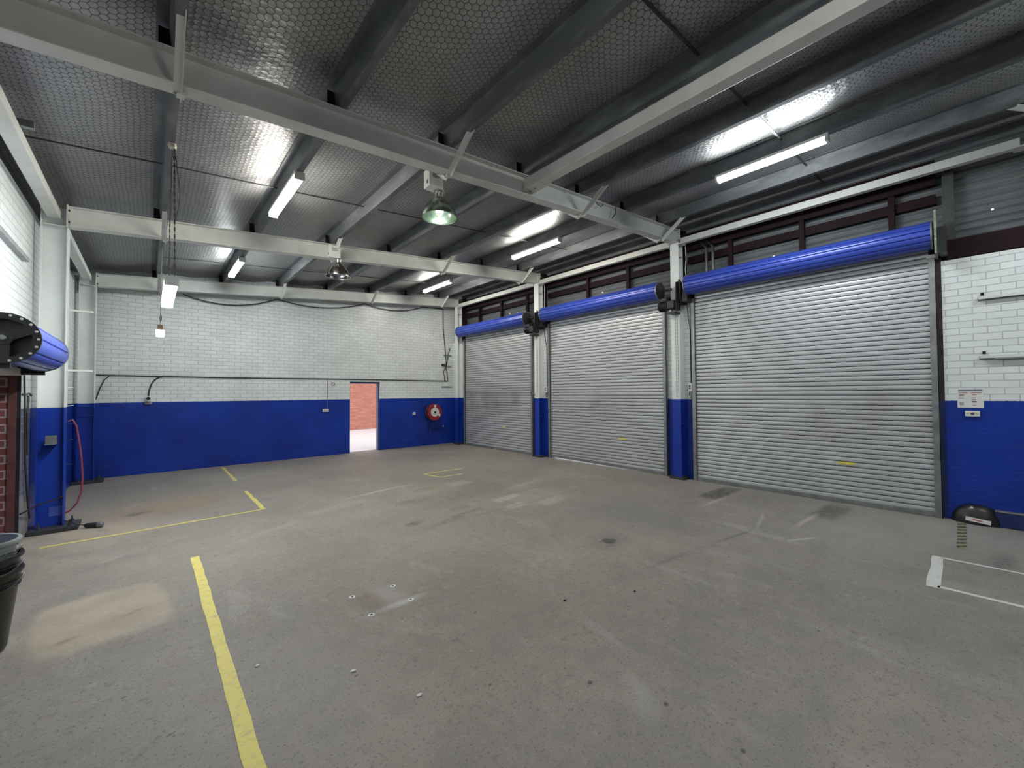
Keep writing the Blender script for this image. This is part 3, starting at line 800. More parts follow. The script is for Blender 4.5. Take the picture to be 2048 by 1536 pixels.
# white cord trailing above each drive
for y, l in ((CY_[0]-.14, 'by the largest roller door'), (CY_[1]-.14, 'left of the middle roller door')):
    o = MB().tube([(7.90, y, 4.56), (7.88, y-.02, 4.3), (7.90, y+.01, 4.1), (7.86, y-.03, 3.9), (7.82, y-.10, 3.66)], .009, 6).build('hanging_cable', M['white_plastic'])
    tag(o, f'pale power cord hanging from the eaves strut {l}', 'cord', 'pale cords at the column heads')
# hook on the column
o = MB().tube([(7.715, 7.78, 1.66), (7.66, 7.82, 1.60), (7.64, 7.86, 1.63), (7.645, 7.87, 1.74)], .010, 8).build('hook', M['dark_iron'])
tag(o, 'dark steel hook on the column between the middle and farthest doors', 'hook')

# ---- small roller on the left wall
def left_roller():
    ya, yb = 5.38, 7.02; xc, zc, r = -.915, 2.185, .205
    root = thing('roller_door', 'small rolled-up blue door above the opening in the left wall, black end wheel', 'roller door', (xc, (ya+yb)/2, zc-r))
    MB().extrude(drum_profile(r, 10, .016), (xc, ya+.02, zc), (xc, yb, zc), (1,0,0), (0,0,1), True, cap=False).build('curtain_roll', M['drum'], root)
    m = MB().lathe([(r-.045,-.012),(r+.008,-.012),(r+.008,.02),(r-.045,.02),(r-.045,-.012)], (xc, ya, zc), (0,1,0), 40)
    for k in range(3):
        a = 2*PI*k/3 + .5
        d = Vector((math.cos(a), 0, math.sin(a)))
        m.bar(Vector((xc, ya, zc)) + d*.03, Vector((xc, ya, zc)) + d*(r-.03), .075, .020, (0,1,0))
    m.lathe([(0,-.02),(.055,-.02),(.055,.02),(0,.02)], (xc, ya, zc), (0,1,0), 24)
    m.build('end_wheel', M['black'], root)
    MB().lathe([(0,0),(r-.03,0),(r-.03,.01),(0,.01)], (xc, ya+.09, zc), (0,1,0), 36).build('drum_core', M['black'], root)
    MB().lathe([(0,0),(.02,0),(.02,.06),(0,.06)], (xc, ya-.06, zc), (0,1,0), 12).build('axle', M['grey_metal'], root)
    MB().lathe([(0,0),(r+.006,0),(r+.006,.014),(0,.014)], (xc, yb, zc), (0,1,0), 36).build('end_wheel', M['grey_metal'], root)
    for k in range(18):
        a = 2*PI*k/18
        d = Vector((math.cos(a), 0, math.sin(a)))
        MB().lathe([(0,0),(.011,0),(.009,.006),(0,.008)], Vector((xc, ya-.012, zc)) + d*(r-.012), (0,-1,0), 10).build('rim_glint', M['white_plastic'], root)  # glints of the shiny slat ends shaped as white bumps
    MB().box(LX+.002, xc+.02, ya+.10, ya+.14, zc-.25, zc+.03).build('wall_bracket', M['dark_iron'], root)
    MB().box(LX+.002, xc+.02, yb+.03, yb+.06, zc-.25, zc+.03).build('wall_bracket', M['dark_iron'], root)
    return root
left_roller()
# jamb frame of that opening
struct('trim_3', MB().box(LX-.085, LX-.022, OY1-.02, OY1, 0, OZ), M['red_frame'])
struct('dark_jamb_gap', MB().box(LX-.022, LX+.006, OY1-.012, OY1+.004, 0, OZ), M['black'])  # dark gap beside the frame put in as a black strip
struct('trim_5', MB().box(LX-.23, LX-.085, OY1-.008, OY1, 0, OZ), M['lobby_brick'])
# cables on the pier beside it
for pts, l in (([(LX+.015, 7.30, 2.0), (LX+.02, 7.34, 1.4), (LX+.02, 7.40, .9), (LX+.03, 7.52, .40), (LX+.03, 7.62, .22)], 'running down the brick pier beside the left opening'),
               ([(LX+.012, 7.28, 1.72), (LX+.014, 7.38, 1.715), (LX+.02, 7.55, 1.73), (LX+.02, 7.66, 1.70)], 'lying across the brick pier beside the left opening'),
               ([(LX+.02, 7.20, .36), (-1.0, 7.68, .36), (-.80, 7.69, .42)], 'tied around the foot of the left column')):
    o = MB().tube(pts, .010, 6).build('cable', M['cable'])
    tag(o, f'dark cable {l}', 'cable')
o = MB().tube([(LX+.02, 7.50, 1.70), (LX+.02, 7.47, 1.4), (LX+.02, 7.48, 1.0)], .012, 6).build('cable', M['cable'])
tag(o, 'dark cable dropping from the cross cable on the left brick pier', 'cable')
# small grey holder on the near left column
t_ = thing('wall_tray', 'small grey open tray fixed to the blue part of the near left column', 'tray', (-.92, 7.70, 1.09))
MB().box(-.965, -.865, 7.62, 7.78, 1.09, 1.097).build('shelf', M['grey_metal'], t_)
MB().box(-.965, -.865, 7.70, 7.708, 1.097, 1.20).build('back_panel', M['grey_metal'], t_)
# shelf rail on the left wall
o = MB().box(LX+.002, LX+.05, 5.9, 7.2, 3.24, 3.29).build('shelf_rail', M['grey_metal'])
tag(o, 'grey rail high on the white left wall', 'rail')

# red air hose hanging from a peg
root = tag(MB().tube([(-.79, 7.86, 1.36), (-.75, 7.87, 1.385), (-.715, 7.87, 1.30), (-.69, 7.87, 1.12), (-.665, 7.87, .88), (-.65, 7.87, .62), (-.66, 7.87, .42), (-.70, 7.87, .28), (-.76, 7.86, .20), (-.83, 7.86, .16)], .0105, 8).build('air_hose', M['hose_red']),
    'red rubber air hose hanging in a loop from the left column', 'hose')
# grease gun on the floor
root = thing('air_tool', 'dark hand tool lying on the floor by the left column foot', 'tool', (-.52, 7.55, 0))
MB().lathe([(0,0),(.022,0),(.03,.02),(.032,.12),(.026,.15),(0,.15)], (-.60, 7.60, .034), (.85, -.5, 0), 14).build('tool_body', M['dark_iron'], root)
MB().lathe([(0,0),(.034,0),(.036,.03),(.024,.055),(0,.055)], (-.475, 7.526, .036), (.85, -.5, 0), 14).build('tool_head', M['grey_metal'], root)
MB().tube([(-.60, 7.60, .04), (-.68, 7.62, .06), (-.74, 7.66, .10), (-.79, 7.68, .12)], .006, 6).build('tool_lead', M['cable'], root)

# ---- stack of buckets at the left edge
def bucket(name, z, r0, r1, h, mat, label, lip=.012):
    root = thing(name, label, 'bucket', (-.84, 4.36, z), 'stacked buckets')
    c = (-.84, 4.36, z)
    MB().lathe([(0,0),(r0-.02,0),(r0,.02),(r1,h),(r1-.006,h),(r0-.01,.03),(0,.012)], c, (0,0,1), 40).build('bucket_body', mat, root)
    MB().lathe([(r1-.006,h-.02),(r1+lip,h-.02),(r1+lip+.002,h-.004),(r1+lip-.004,h+.006),(r1-.006,h+.004),(r1-.006,h-.02)], c, (0,0,1), 40).build('rim', mat, root)
    for dz in (.07, .105):
        rr = r0 + (r1-r0)*(h-dz)/h
        MB().lathe([(rr-.002,h-dz-.006),(rr+.010,h-dz-.004),(rr+.010,h-dz+.004),(rr-.002,h-dz+.006)], c, (0,0,1), 40).build('ridge', mat, root)
    pts = [(c[0]+(r1+.012)*math.cos(a), c[1]+(r1+.012)*math.sin(a)-.0, z+h-.05-.07*math.sin(PI*(a+2.9)/2.9)) for a in [-2.9+2.9*i/14 for i in range(15)]]
    MB().tube(pts, .005, 6).build('handle', M['dark_iron'], root)
    return root
bucket('bucket', 0, .140, .198, .53, M['bucket'], 'tall black plastic bucket at the bottom of the stack left of the yellow line')
bucket('bucket', .36, .150, .196, .27, M['bucket'], 'dark greenish black bucket nested second from bottom in the stack')
bucket('bucket', .50, .140, .184, .23, M['bucket_grey'], 'grey open bucket on top of the stack at the left edge')

# ------------------------------------------------------------------ lamps
def batten(x, y0, y1, z, label, mat, name='fluorescent_batten', tilt=0):
    root = thing(name, label, 'fluorescent light', (x, (y0+y1)/2, z), 'fluorescent battens')
    MB().box(x-.055, x+.055, y0, y1, z-.035, z).build('housing', M['white_plastic'], root)
    prof = [(-.052, 0), (-.052, -.03), (-.035, -.052), (0, -.058), (.035, -.052), (.052, -.03), (.052, 0)]
    MB().extrude(prof, (x, y0+.03, z-.035), (x, y1-.03, z-.035), (1,0,0), (0,0,1), True).build('diffuser', mat, root)
    for e in (y0, y1):
        MB().box(x-.056, x+.056, min(e, e + (.03 if e == y0 else -.03)), max(e, e + (.03 if e == y0 else -.03)), z-.09, z-.035).build('end_cap', M['white_plastic'], root)
    return root
xB, xF = 1.305, 5.985
batten(xB, 5.22, 6.62, zt(xB)-.0, 'lit fluorescent batten under the second purlin, between nearest and middle beam', M['tube_warm'])
batten(xB, 9.2, 10.6, zt(xB)-.0, 'lit fluorescent batten under the second purlin, between middle beam and back wall', M['tube_cool'])
batten(xF, 5.3, 6.7, zt(xF)-.0, 'lit fluorescent batten near the roller doors, between nearest and middle beam', M['tube_warm'])
batten(xF, 9.15, 10.6, zt(xF)-.0, 'lit fluorescent batten near the roller doors, between middle beam and back wall', M['tube_warm'])
batten(xF, 1.08, 2.36, zt(xF)-.0, 'lit fluorescent batten nearest the viewer, above the largest roller door', M['tube_cool'])
# the same row carried on over the part of the shed behind the viewer
batten(xB, -.45, .85, zt(xB)-.0, 'lit fluorescent batten overhead under the second purlin, above the viewer', M['tube_dim'])
batten(xB, -4.9, -3.5, zt(xB)-.0, 'lit fluorescent batten behind the viewer under the second purlin', M['tube_cool'])
batten(xF, -2.5, -1.1, zt(xF)-.0, 'lit fluorescent batten behind the viewer near the right wall', M['tube_cool'])
hang = batten(.155, 5.2, 6.6, 2.865, 'lit fluorescent batten hung low on chains in front of the back wall', M['tube_cool'])
for y in (5.27, 6.52):
    for dx in (-.025, .02):
        cm = MB(); z = 2.865; k = 0; zt_ = zt(.165)
        while z < zt_:
            x_ = .16 + dx*(1-(z-2.865)/(zt_-2.865)*.7)
            if dx > 0:
                cm.box(x_-.007 if k % 2 else x_-.0025, x_+.007 if k % 2 else x_+.0025, y-.0025 if k % 2 else y-.007, y+.0025 if k % 2 else y+.007, z, z+.04); z += .036; k += 1
            else:
                cm.box(x_-.003, x_+.003, y-.003, y+.003, z, min(z+.3, zt_)); z += .3
        cm.build('chain' if dx > 0 else 'cord', M['chain'], hang)
MB().tube([(.175, 5.27, 4.12), (.19, 5.25, 3.95), (.215, 5.25, 3.72), (.20, 5.26, 3.55), (.175, 5.27, 3.42)], .004, 6).build('cord', M['cable'], hang)
MB().lathe([(0,0),(.03,0),(.036,.02),(.03,.05),(0,.05)], (.15, 5.27, zt(.15)-.055), (0,0,1), 16).build('ceiling_rose', M['cream'], hang)

# pendant power outlet
root = thing('pendant_outlet', 'small pendant outlet with brown top hanging on a cord before the back wall', 'pendant outlet', (.115, 8.1, 2.6))
MB().tube([(.128, 8.1, zt(.12)), (.122, 8.1, 3.4), (.115, 8.1, 2.73)], .006, 6).build('cord', M['grey_metal'], root)
MB().box(.085, .145, 8.07, 8.13, 2.68, 2.755).build('plug', M['brown'], root, .008)
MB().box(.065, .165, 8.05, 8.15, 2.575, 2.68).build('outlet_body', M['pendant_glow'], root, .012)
MB().tube([(.115, 8.1, 2.80), (.13, 8.1, 2.85), (.12, 8.1, 2.93), (.11, 8.1, 2.86), (.118, 8.1, 2.80)], .006, 6).build('cord_knot', M['cable'], root)

# high-bay lamps
def high_bay(x, y, ztop, label, lit):
    root = thing('high_bay_lamp', label, 'high-bay lamp', (x, y, ztop-.70), 'bell-shaped high-bay lamps')
    MB().box(x-.17, x+.02, y-.06, y+.07, ztop-.21, ztop).build('ballast_box', M['white_plastic'], root, .004)
    for k in range(4):
        MB().box(x-.13, x-.05 if k % 2 else x-.02, y-.063, y-.060, ztop-.045-.016*k, ztop-.039-.016*k).build('printed_line', M['ink'], root)
    MB().box(x-.173, x-.170, y-.03, y+.0, ztop-.17, ztop-.13).build('vent', M['ink'], root)
    MB().lathe([(0,0),(.07,0),(.07,-.012),(.05,-.016),(.045,-.06),(.055,-.065),(.055,-.08),(0,-.08)], (x, y, ztop-.21), (0,0,1), 24).build('neck', M['chrome'], root)
    zt2 = ztop - .285
    prof = []
    for i in range(13):
        s = i/12
        prof.append((.055 + .150*math.sin(s*PI/2)**.95, -(.235*s)))
    outer = prof + [(.211, -.237), (.211, -.245), (.203, -.245)]
    inner = [(r-.006, h-.0) for (r, h) in reversed(prof)]
    MB().lathe(outer + inner, (x, y, zt2), (0,0,1), 48).build('reflector', M['reflect_lit'] if lit else M['reflect'], root)
    MB().lathe([(0,0),(.03,-.01),(.04,-.06),(.045,-.11),(.03,-.16),(0,-.172)], (x, y, zt2-.04), (0,0,1), 20).build('bulb', M['lamp_glow'] if lit else M['chrome'], root)
    return root
def mat_reflect(name, col, rough):
    t = NT(name); x, y, z = t.sep(t.obj())
    return t.set(col, rough, 1)
M['reflect'] = mat_reflect('spun_aluminium', (.42, .39, .37), .18)
M['reflect_lit'] = mat_reflect('spun_aluminium_glow_tint', (.40, .46, .38), .24)  # green glow of the lit lamp put into the reflector colour
high_bay(2.58, 4.20, 4.32, 'lit bell-shaped high-bay lamp with greenish glow behind the nearest beam', True)
high_bay(2.51, 7.50, 4.32, 'unlit polished bell-shaped high-bay lamp in front of the middle beam', False)
# smoke detector
root = thing('smoke_detector', 'cream round smoke detector under the roof beyond the middle beam', 'smoke detector', (5.05, 7.3, zt(5.05)))
xs, ys, zs = 5.03, 7.50, zt(5.03)+.17
MB().lathe([(0,0),(.075,0),(.08,-.02),(.06,-.04),(0,-.04)], (xs, ys, zs), (0,0,1), 28).build('detector_base', M['cream'], root)
MB().lathe([(0,0),(.035,0),(.03,-.03),(0,-.035)], (xs, ys, zs-.04), (0,0,1), 20).build('sensor', M['cream'], root)
MB().tube([(xs, ys, zs), (xs, ys, zs+.06)], .012, 8).build('stem', M['cream'], root)

# ------------------------------------------------------------------ back wall fittings
yb = D - .012
o = MB().tube([(-.86, yb, 2.125), (.16, yb, 2.118), (1.5, yb, 2.112), (2.6, yb, 2.118), (3.72, yb, 2.122), (5.0, yb, 2.125), (6.3, yb, 2.122), (7.62, yb, 2.118)], .014, 8).build('wall_cable', M['cable'])
tag(o, 'long black cable run horizontally along the white back wall', 'cable')
o = MB().tube([(-.62, yb, 2.115), (-.70, yb, 2.02), (-.76, yb, 1.85), (-.81, yb, 1.65), (-.84, yb, 1.58)], .010, 6).build('wall_cable', M['cable'])
tag(o, 'thin dark cable curving down beside the far left column', 'cable')
o = MB().box(3.715, 3.727, D-.008, D-.001, 1.32, 2.11).build('conduit', M['grey_metal'])
tag(o, 'thin grey conduit dropping to the power point left of the doorway', 'conduit')
root = thing('socket_outlet', 'weatherproof outlet box with black curved lead on the left of the back wall', 'power outlet', (-.01, D, 1.5))
MB().box(-.065, .045, D-.055, D-.001, 1.51, 1.68).build('outlet_box', M['white_plastic'], root, .010)
MB().lathe([(0,0),(.032,0),(.034,.03),(.026,.035),(0,.03)], (-.01, D-.055, 1.635), (0,-1,0), 20).build('plug', M['black'], root)
MB().lathe([(.012,0),(.026,0),(.026,.01),(.012,.012)], (-.03, D-.055, 1.55), (0,-1,0), 16).build('socket_ring', M['black'], root)
MB().lathe([(.012,0),(.026,0),(.026,.01),(.012,.012)], (.02, D-.055, 1.55), (0,-1,0), 16).build('socket_ring', M['grey_metal'], root)
MB().tube([(-.01, D-.03, 1.67), (.0, D-.03, 1.80), (.03, D-.03, 1.93), (.08, D-.025, 2.03), (.16, D-.02, 2.10), (.24, D-.015, 2.115)], .013, 8).build('lead', M['cable'], root)
def power_point(x, z, w, label, y=D):
    root = thing('power_point', label, 'power point', (x, y, z), 'white power points')
    MB().box(x-w/2, x+w/2, y-.03, y-.001, z-.04, z+.04).build('cover_plate', M['white_plastic'], root, .004)
    for s in (-.25, .25):
        MB().box(x+s*w-.012, x+s*w+.012, y-.033, y-.029, z-.012, z+.012).build('socket', M['ink'], root)
    MB().box(x-.012, x+.012, y-.036, y-.029, z+.016, z+.032).build('switch', M['cream'], root)
    return root
power_point(3.67, 1.25, .16, 'white double power point on the blue wall left of the doorway')
power_point(6.37, 1.06, .10, 'small white power point on the blue wall left of the red hose reel')
# sign left of the door
root = thing('wall_sign', 'small white square sign with a ringed diamond symbol left of the doorway', 'sign', (3.87, D, 1.98))
MB().box(3.80, 3.94, D-.006, D-.001, 1.905, 2.055).build('sign_plate', M['white_plastic'], root)
MB().lathe([(.040,0),(.052,0),(.052,.003),(.040,.003),(.040,0)], (3.87, D-.006, 1.98), (0,-1,0), 28).build('ring', M['ink'], root)
MB().bar((3.842, D-.0075, 2.008), (3.898, D-.0075, 1.952), .003, .010, (1,0,1)).build('slash', M['ink'], root)

# fire hose reel
root = thing('fire_hose_reel', 'red fire hose reel with white centre on the blue back wall', 'hose reel', (7.02, D, 1.09))
c = (7.02, D-.20, 1.09)
MB().lathe([(.05,0),(.265,0),(.268,.008),(.262,.014),(.05,.010)], c, (0,-1,0), 44).build('front_disc', M['red'], root)
MB().lathe([(.05,0),(.262,0),(.262,.010),(.05,.010)], (c[0], D-.06, c[2]), (0,-1,0), 44).build('back_disc', M['red'], root)
m = MB()
for k in range(6):
    m.lathe([(.225,.012+.021*k),(.242,.016+.021*k),(.246,.0225+.021*k),(.242,.029+.021*k),(.225,.033+.021*k)], (c[0], D-.06, c[2]), (0,-1,0), 40)
m.build('coiled_hose', M['black'], root)
MB().lathe([(.012,0),(.150,0),(.150,.004),(.012,.004)], (c[0], c[1]-.012, c[2]), (0,-1,0), 40).build('centre_label', M['white_plastic'], root)
m = MB()
for a0, a1, rr in ((.3, 1.9, .095), (2.3, 3.3, .10), (3.8, 5.9, .085)):
    n = 14
    for i in range(n):
        a = a0 + (a1-a0)*i/n; a2 = a0 + (a1-a0)*(i+.6)/n
        m.bar((c[0]+rr*math.cos(a), c[1]-.018, c[2]+rr*math.sin(a)), (c[0]+rr*math.cos(a2), c[1]-.018, c[2]+rr*math.sin(a2)), .003, .014, (0,1,0))
m.build('printed_marks', M['ink'], root)
MB().lathe([(0,0),(.035,0),(.03,.04),(.015,.05),(0,.05)], (c[0], c[1]-.012, c[2]), (0,-1,0), 20).build('hub', M['dark_iron'], root)
MB().bar((c[0]+.01, c[1]-.018, c[2]+.16), (c[0]+.0, c[1]-.018, c[2]+.24), .004, .075, (1,0,0)).build('label_tab', M['white_plastic'], root)
MB().bar((c[0]+.13, c[1]-.018, c[2]-.07), (c[0]+.19, c[1]-.018, c[2]-.13), .004, .075, (1,0,1)).build('label_tab', M['white_plastic'], root)
MB().box(c[0]-.03, c[0]+.03, D-.06, D, c[2]-.1, c[2]+.1).build('wall_bracket', M['dark_iron'], root)
MB().tube([(6.95, D-.06, .83), (6.95, D-.05, .62), (7.02, D-.05, .55), (7.30, D-.04, .53), (7.42, D-.03, .56)], .016, 8).build('feed_pipe', M['blue_dark'], root)
MB().lathe([(0,0),(.035,0),(.035,.03),(0,.03)], (7.42, D-.05, .60), (0,-1,0), 14).build('valve_wheel', M['grey_metal'], root)
MB().tube([(6.96, D-.06, .56), (6.93, D-.07, .45), (6.88, D-.07, .36)], .014, 8).build('nozzle', M['blue_dark'], root)

# cables in the far right corner
for pts, r, l in (([(7.46, D-.03, 4.55), (7.47, D-.02, 3.9), (7.54, D-.02, 3.2), (7.58, D-.02, 2.75), (7.56, D-.02, 2.60)], .014, 'long black cable dropping from the beam in the far right corner'),
               ([(7.74, D-.03, 3.25), (7.66, D-.02, 3.05), (7.64, D-.02, 2.85), (7.58, D-.02, 2.60), (7.46, D-.03, 2.45), (7.50, D-.03, 2.28), (7.52, D-.02, 2.10)], .012, 'kinked black cable beside the corner column above the cable run'),
               ([(7.57, D-.02, 2.6), (7.62, D-.02, 2.35), (7.65, D-.02, 2.1)], .012, 'short black cable crossing the corner column side')):
    o = MB().tube(pts, r, 6).build('wall_cable', M['cable']); tag(o, l, 'cable')
for x0, x1, z, l in ((7.48, 7.80, 2.99, 'top'), (7.48, 7.78, 2.62, 'middle'), (7.40, 7.80, 1.93, 'bottom')):
    o = MB().box(x0, x1, D-.03, D-.002, z-.012, z+.012).build('wall_bracket', M['grey_metal'])
    tag(o, f'grey steel bracket on the wall in the far right corner, {l} of three', 'bracket', 'corner brackets')
o = MB().box(7.40, 7.50, D-.07, D-.002, 2.63, 2.70).build('junction_box', M['black'], None, .006)
tag(o, 'small black junction box beside the corner cables', 'box')
# cable sagging below the far beam
pts = []
for (xa, xb, dip) in ((.55, 2.45, .20), (2.45, 4.75, .17), (4.75, 6.7, .16)):
    for i in range(9):
        s = i/9; x = xa + (xb-xa)*s
        pts.append((x, D-.06, zt(x)-BH-.0-dip*4*s*(1-s)))
pts.append((6.7, D-.06, zt(6.7)-BH)); pts.append((7.46, D-.05, zt(7.46)-BH-.04))
o = MB().tube(pts, .013, 6).build('sagging_cable', M['cable'])
tag(o, 'black cable sagging in loops below the farthest beam', 'cable')

# ------------------------------------------------------------------ right wall fittings
xw = W
root = thing('notice_sheet', 'white printed notice fixed where white brick meets blue, right of the largest door', 'notice', (xw, .04, 1.58))
MB().box(xw-.006, xw-.001, -.07, .155, 1.465, 1.70).build('sheet', M['white_plastic'], root)
MB().box(xw-.0075, xw-.006, -.062, .147, 1.675, 1.693).build('title_bar', M['ink_blue'], root)
for y0, y1, z, k in ((.06, .145, 1.652, 'ink_red'), (-.055, .04, 1.652, 'ink_red'), (.095, .14, 1.628, 'ink'), (.095, .14, 1.615, 'ink'), (.10, .145, 1.585, 'ink'), (.10, .14, 1.53, 'ink'), (.10, .14, 1.515, 'ink'), (.10, .138, 1.50, 'ink'),
                    (-.01, .03, 1.628, 'ink_red'), (-.008, .03, 1.588, 'ink'), (-.008, .03, 1.565, 'ink'), (-.01, .032, 1.545, 'ink'), (-.012, .032, 1.535, 'ink'), (-.005, .025, 1.495, 'ink')):
    MB().box(xw-.0072, xw-.006, y0, y1, z-.0035, z+.0035).build('printed_line', M[k], root)
root = thing('power_point', 'white power point on the blue wall below the printed notice', 'power point', (xw, .03, 1.385), 'white power points')
MB().box(xw-.035, xw-.001, -.035, .092, 1.352, 1.42).build('cover_plate', M['white_plastic'], root, .004)
MB().lathe([(0,0),(.018,0),(.018,.004),(0,.004)], (xw-.035, .028, 1.386), (-1,0,0), 16).build('socket', M['ink'], root)
for s in (.07, -.012):
    MB().box(xw-.037, xw-.034, s-.012, s+.012, 1.383, 1.389).build('switch', M['grey_metal'], root)
for z, l in ((2.845, 'upper'), (2.10, 'lower')):
    root = thing('shelf_rail', f'{l} grey steel rail on the white brick panel at the right edge', 'rail', (xw, -.5, z), 'rails on the white brick panel')
    MB().box(xw-.06, xw-.001, -1.2, -.045, z+.01, z+.018).box(xw-.006, xw-.001, -1.2, -.045, z-.03, z+.018).build('rail', M['grey_metal'], root)
    MB().box(xw-.064, xw-.058, -1.2, -.05, z-.012, z+.018).build('rail_lip', M['white_steel'], root)
    MB().box(xw-.02, xw-.001, -.10, -.072, z+.045, z+.078).build('wall_plug', M['maroon'], root)
    if l == 'lower':
        MB().box(xw-.07, xw-.03, -1.2, -.17, z-.028, z-.013).build('under_rail', M['grey_metal'], root)
# black dome with white label strip
root = thing('dome_cover', 'black rounded dome on the floor against the blue wall, white label strip on it', 'dome cover', (xw-.08, .02, 0))
v = []; f = []; nu, nv = 24, 8
for j in range(nv+1):
    ph = PI/2*j/nv
    for i in range(nu+1):
        th = PI*i/nu
        v.append((xw - .001 - .15*math.sin(th)*math.cos(ph)**.8, .02 + .225*math.cos(th)*math.cos(ph)**.8, .235*math.sin(ph)))
for j in range(nv):
    for i in range(nu):
        a = j*(nu+1)+i
        f.append((a, a+1, a+nu+2, a+nu+1))
MB().add(v, f, True).build('dome', M['black'], root)
MB().lathe([(0,0),(.014,0),(.016,.008),(.010,.018),(0,.02)], (xw-.085, .06, .195), (-.7,0,.7), 14).build('cap', M['white_plastic'], root)
MB().bar((xw-.168, .115, .075), (xw-.168, -.095, .052), .004, .050).build('label_strip', M['white_plastic'], root)
MB().bar((xw-.1705, .055, .069), (xw-.1705, -.025, .060), .002, .013).build('printed_line', M['ink_red'], root)
# low navy ledge
root = thing('wall_ledge', 'low navy steel ledge along the foot of the blue wall at the right edge', 'ledge', (xw, -.9, 0))
MB().box(xw-.075, xw-.001, -1.6, -.13, 0, .185).build('ledge_body', M['blue_dark'], root, .01)
MB().box(xw-.085, xw-.001, -1.6, -.13, .185, .20).build('worn_top', M['grey_metal'], root, .003)

# ------------------------------------------------------------------ floor markings
def strip(pts, w, jitter=.004, n=30):
    """painted line along pts with slightly ragged edges, 2 mm thick"""
    v = []; f = []
    for (a, c) in zip(pts[:-1], pts[1:]):
        a = Vector((*a, 0)); c = Vector((*c, 0)); d = (c-a); L = d.length; d.normalize(); s = Vector((-d.y, d.x, 0))
        k = max(2, int(L*8)); base = len(v)
        for i in range(k+1):
            p = a + d*(L*i/k)
            for sg in (-1, 1):
                q = p + s*sg*(w/2 + random.uniform(-jitter, jitter))
                v.append((q.x, q.y, .0025))
        for i in range(k):
            b_ = base + i*2
            f.append((b_, b_+1, b_+3, b_+2))
    lo = [(p[0], p[1], .0002) for p in v]; n0 = len(v)
    f2 = [tuple(i+n0 for i in reversed(q)) for q in f]
    return MB().add(v, f).add(v + lo, f2)
def marking(mb, mat, name, label, cat='floor line'):
    return tag(mb.build(name, mat), label, cat)
marking(strip([(.375, 5.45), (.378, -1.6)], .076), M['yellow'], 'floor_line', 'broad yellow painted line running towards the viewer on the concrete floor')
marking((lambda a, q: a.add(q.v, q.f))(strip([(1.305, 11.72), (1.298, 9.75)], .055, .006), strip([(1.292, 8.55), (1.285, 7.02)], .058, .008)), M['yellow_faint'], 'floor_line', 'worn yellow line running away towards the back wall on the floor')
marking(strip([(1.31, 7.02), (-.9, 6.95)], .05, .005), M['yellow_faint'], 'floor_line', 'thin yellow line crossing the floor to the near left column')
marking(strip([(5.35, 7.72), (4.36, 7.74), (4.41, 7.22), (5.0, 7.20)], .05, .008), M['yellow_faint'], 'floor_marking', 'small faded yellow open rectangle on the floor in front of the doors', 'floor marking')
m = strip([(5.05, .275), (6.02, .285)], .085, .006)
for a in (strip([(6.00, .25), (6.05, -1.6)], .045, .004), strip([(5.10, .25), (5.10, -1.6)], .055, .004)): m.add(a.v, a.f)
marking(m, M['white_line'], 'floor_marking', 'white painted open-ended rectangle on the floor at the right edge', 'floor marking')
marking(strip([(7.76, .15), (6.50, .13)], .075, .004), M['hazard'], 'hazard_tape', 'short worn yellow and black hazard tape on the floor before the dome', 'hazard tape')
# anchor holes of a removed machine
for x, y, l in ((1.285, 3.48, 'far left'), (1.62, 3.43, 'far right'), (1.625, 3.11, 'near right'), (1.29, 3.10, 'near left')):
    root = thing('anchor_hole', f'pale ringed anchor hole at the {l} corner of the brown square on the floor', 'anchor hole', (x, y, 0), 'anchor holes of a removed machine')
    MB().lathe([(.012,.0),(.026,.0),(.024,.004),(.012,.005),(.012,0)], (x, y, .0005), (0,0,1), 18).build('ring', M['white_plastic'], root)
    MB().lathe([(0,.001),(.012,.001),(.012,.002),(0,.002)], (x, y, .0005), (0,0,1), 14).build('hole', M['black'], root)
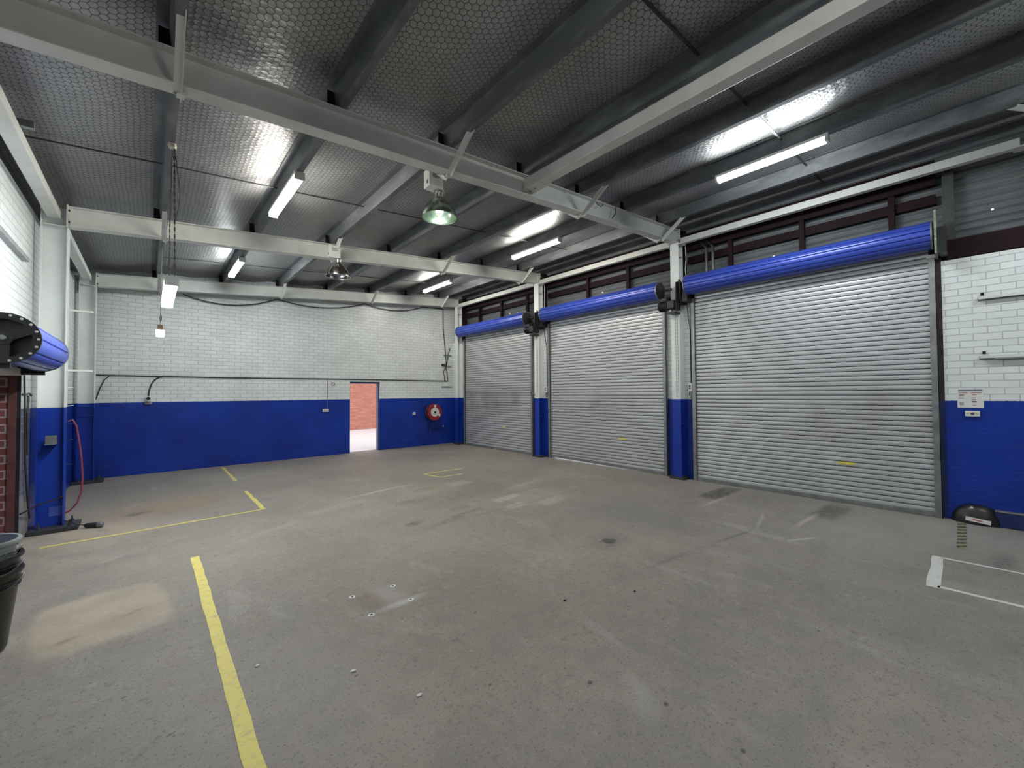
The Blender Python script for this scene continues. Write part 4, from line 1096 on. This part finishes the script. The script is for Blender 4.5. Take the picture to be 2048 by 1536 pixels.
# bits of litter on the concrete
for x, y, s, l, mt in ((.95, 2.55, .018, 'pale chip beside the broad yellow line, nearer the viewer', 'white_plastic'), (1.15, 2.1, .016, 'pale chip on the floor right of the broad yellow line at bottom', 'white_plastic'), (.52, 3.0, .015, 'pale chip at the right side of the broad yellow line', 'white_plastic'),
                   (2.55, 2.25, .014, 'dark pebble on the floor right of centre', 'black'), (3.10, 1.95, .014, 'dark pebble near the dark crack on the floor', 'black')):
    m = MB(); bm_pts = []
    for j in range(5):
        for i in range(7):
            a = 2*PI*i/7; ph = PI*j/4
            rr = s*(1+random.uniform(-.25, .25))
            bm_pts.append((x + rr*math.sin(ph)*math.cos(a), y + rr*.7*math.sin(ph)*math.sin(a), .005 + .006*math.cos(ph)))
    fs = [(j*7+i, j*7+(i+1) % 7, (j+1)*7+(i+1) % 7, (j+1)*7+i) for j in range(4) for i in range(7)]
    o = m.add(bm_pts, fs).build('litter_chip', M[mt]); tag(o, l, 'chip', 'bits of litter on the floor')

# ------------------------------------------------------------------ light, camera, view
w = bpy.data.worlds.new('sky'); scene.world = w; w.use_nodes = True
bg = w.node_tree.nodes['Background']; bg.inputs[0].default_value = (.92, .96, 1.0, 1); bg.inputs[1].default_value = 2.0

F_PX, PITCH, YAW, ROLL, HCAM = 819.726, .0225535, .7247363, -.0071092, 1.6901
f = Vector((math.sin(YAW)*math.cos(PITCH), math.cos(YAW)*math.cos(PITCH), math.sin(PITCH)))
r = Vector((math.cos(YAW), -math.sin(YAW), 0)); u = r.cross(f)
r2 = r*math.cos(ROLL) + u*math.sin(ROLL); u2 = -r*math.sin(ROLL) + u*math.cos(ROLL)
cd = bpy.data.cameras.new('camera'); cam = bpy.data.objects.new('camera', cd); COL.objects.link(cam)
cd.sensor_width = 36; cd.lens = F_PX/2048*36; cd.clip_start = .05
cam.matrix_world = Matrix(((r2.x, u2.x, -f.x, 0), (r2.y, u2.y, -f.y, 0), (r2.z, u2.z, -f.z, HCAM), (0, 0, 0, 1)))
scene.camera = cam
vs = scene.view_settings
scene.display_settings.display_device = 'sRGB'
vs.view_transform = 'Standard'; vs.look = 'None'; vs.gamma = 1; vs.use_curve_mapping = False
vs.exposure = 0.30
scene.cycles.use_denoising = True
scene.cycles.sample_clamp_indirect = 6
scene.cycles.max_bounces = 6
scene.cycles.use_adaptive_sampling = True
scene.cycles.adaptive_threshold = .03
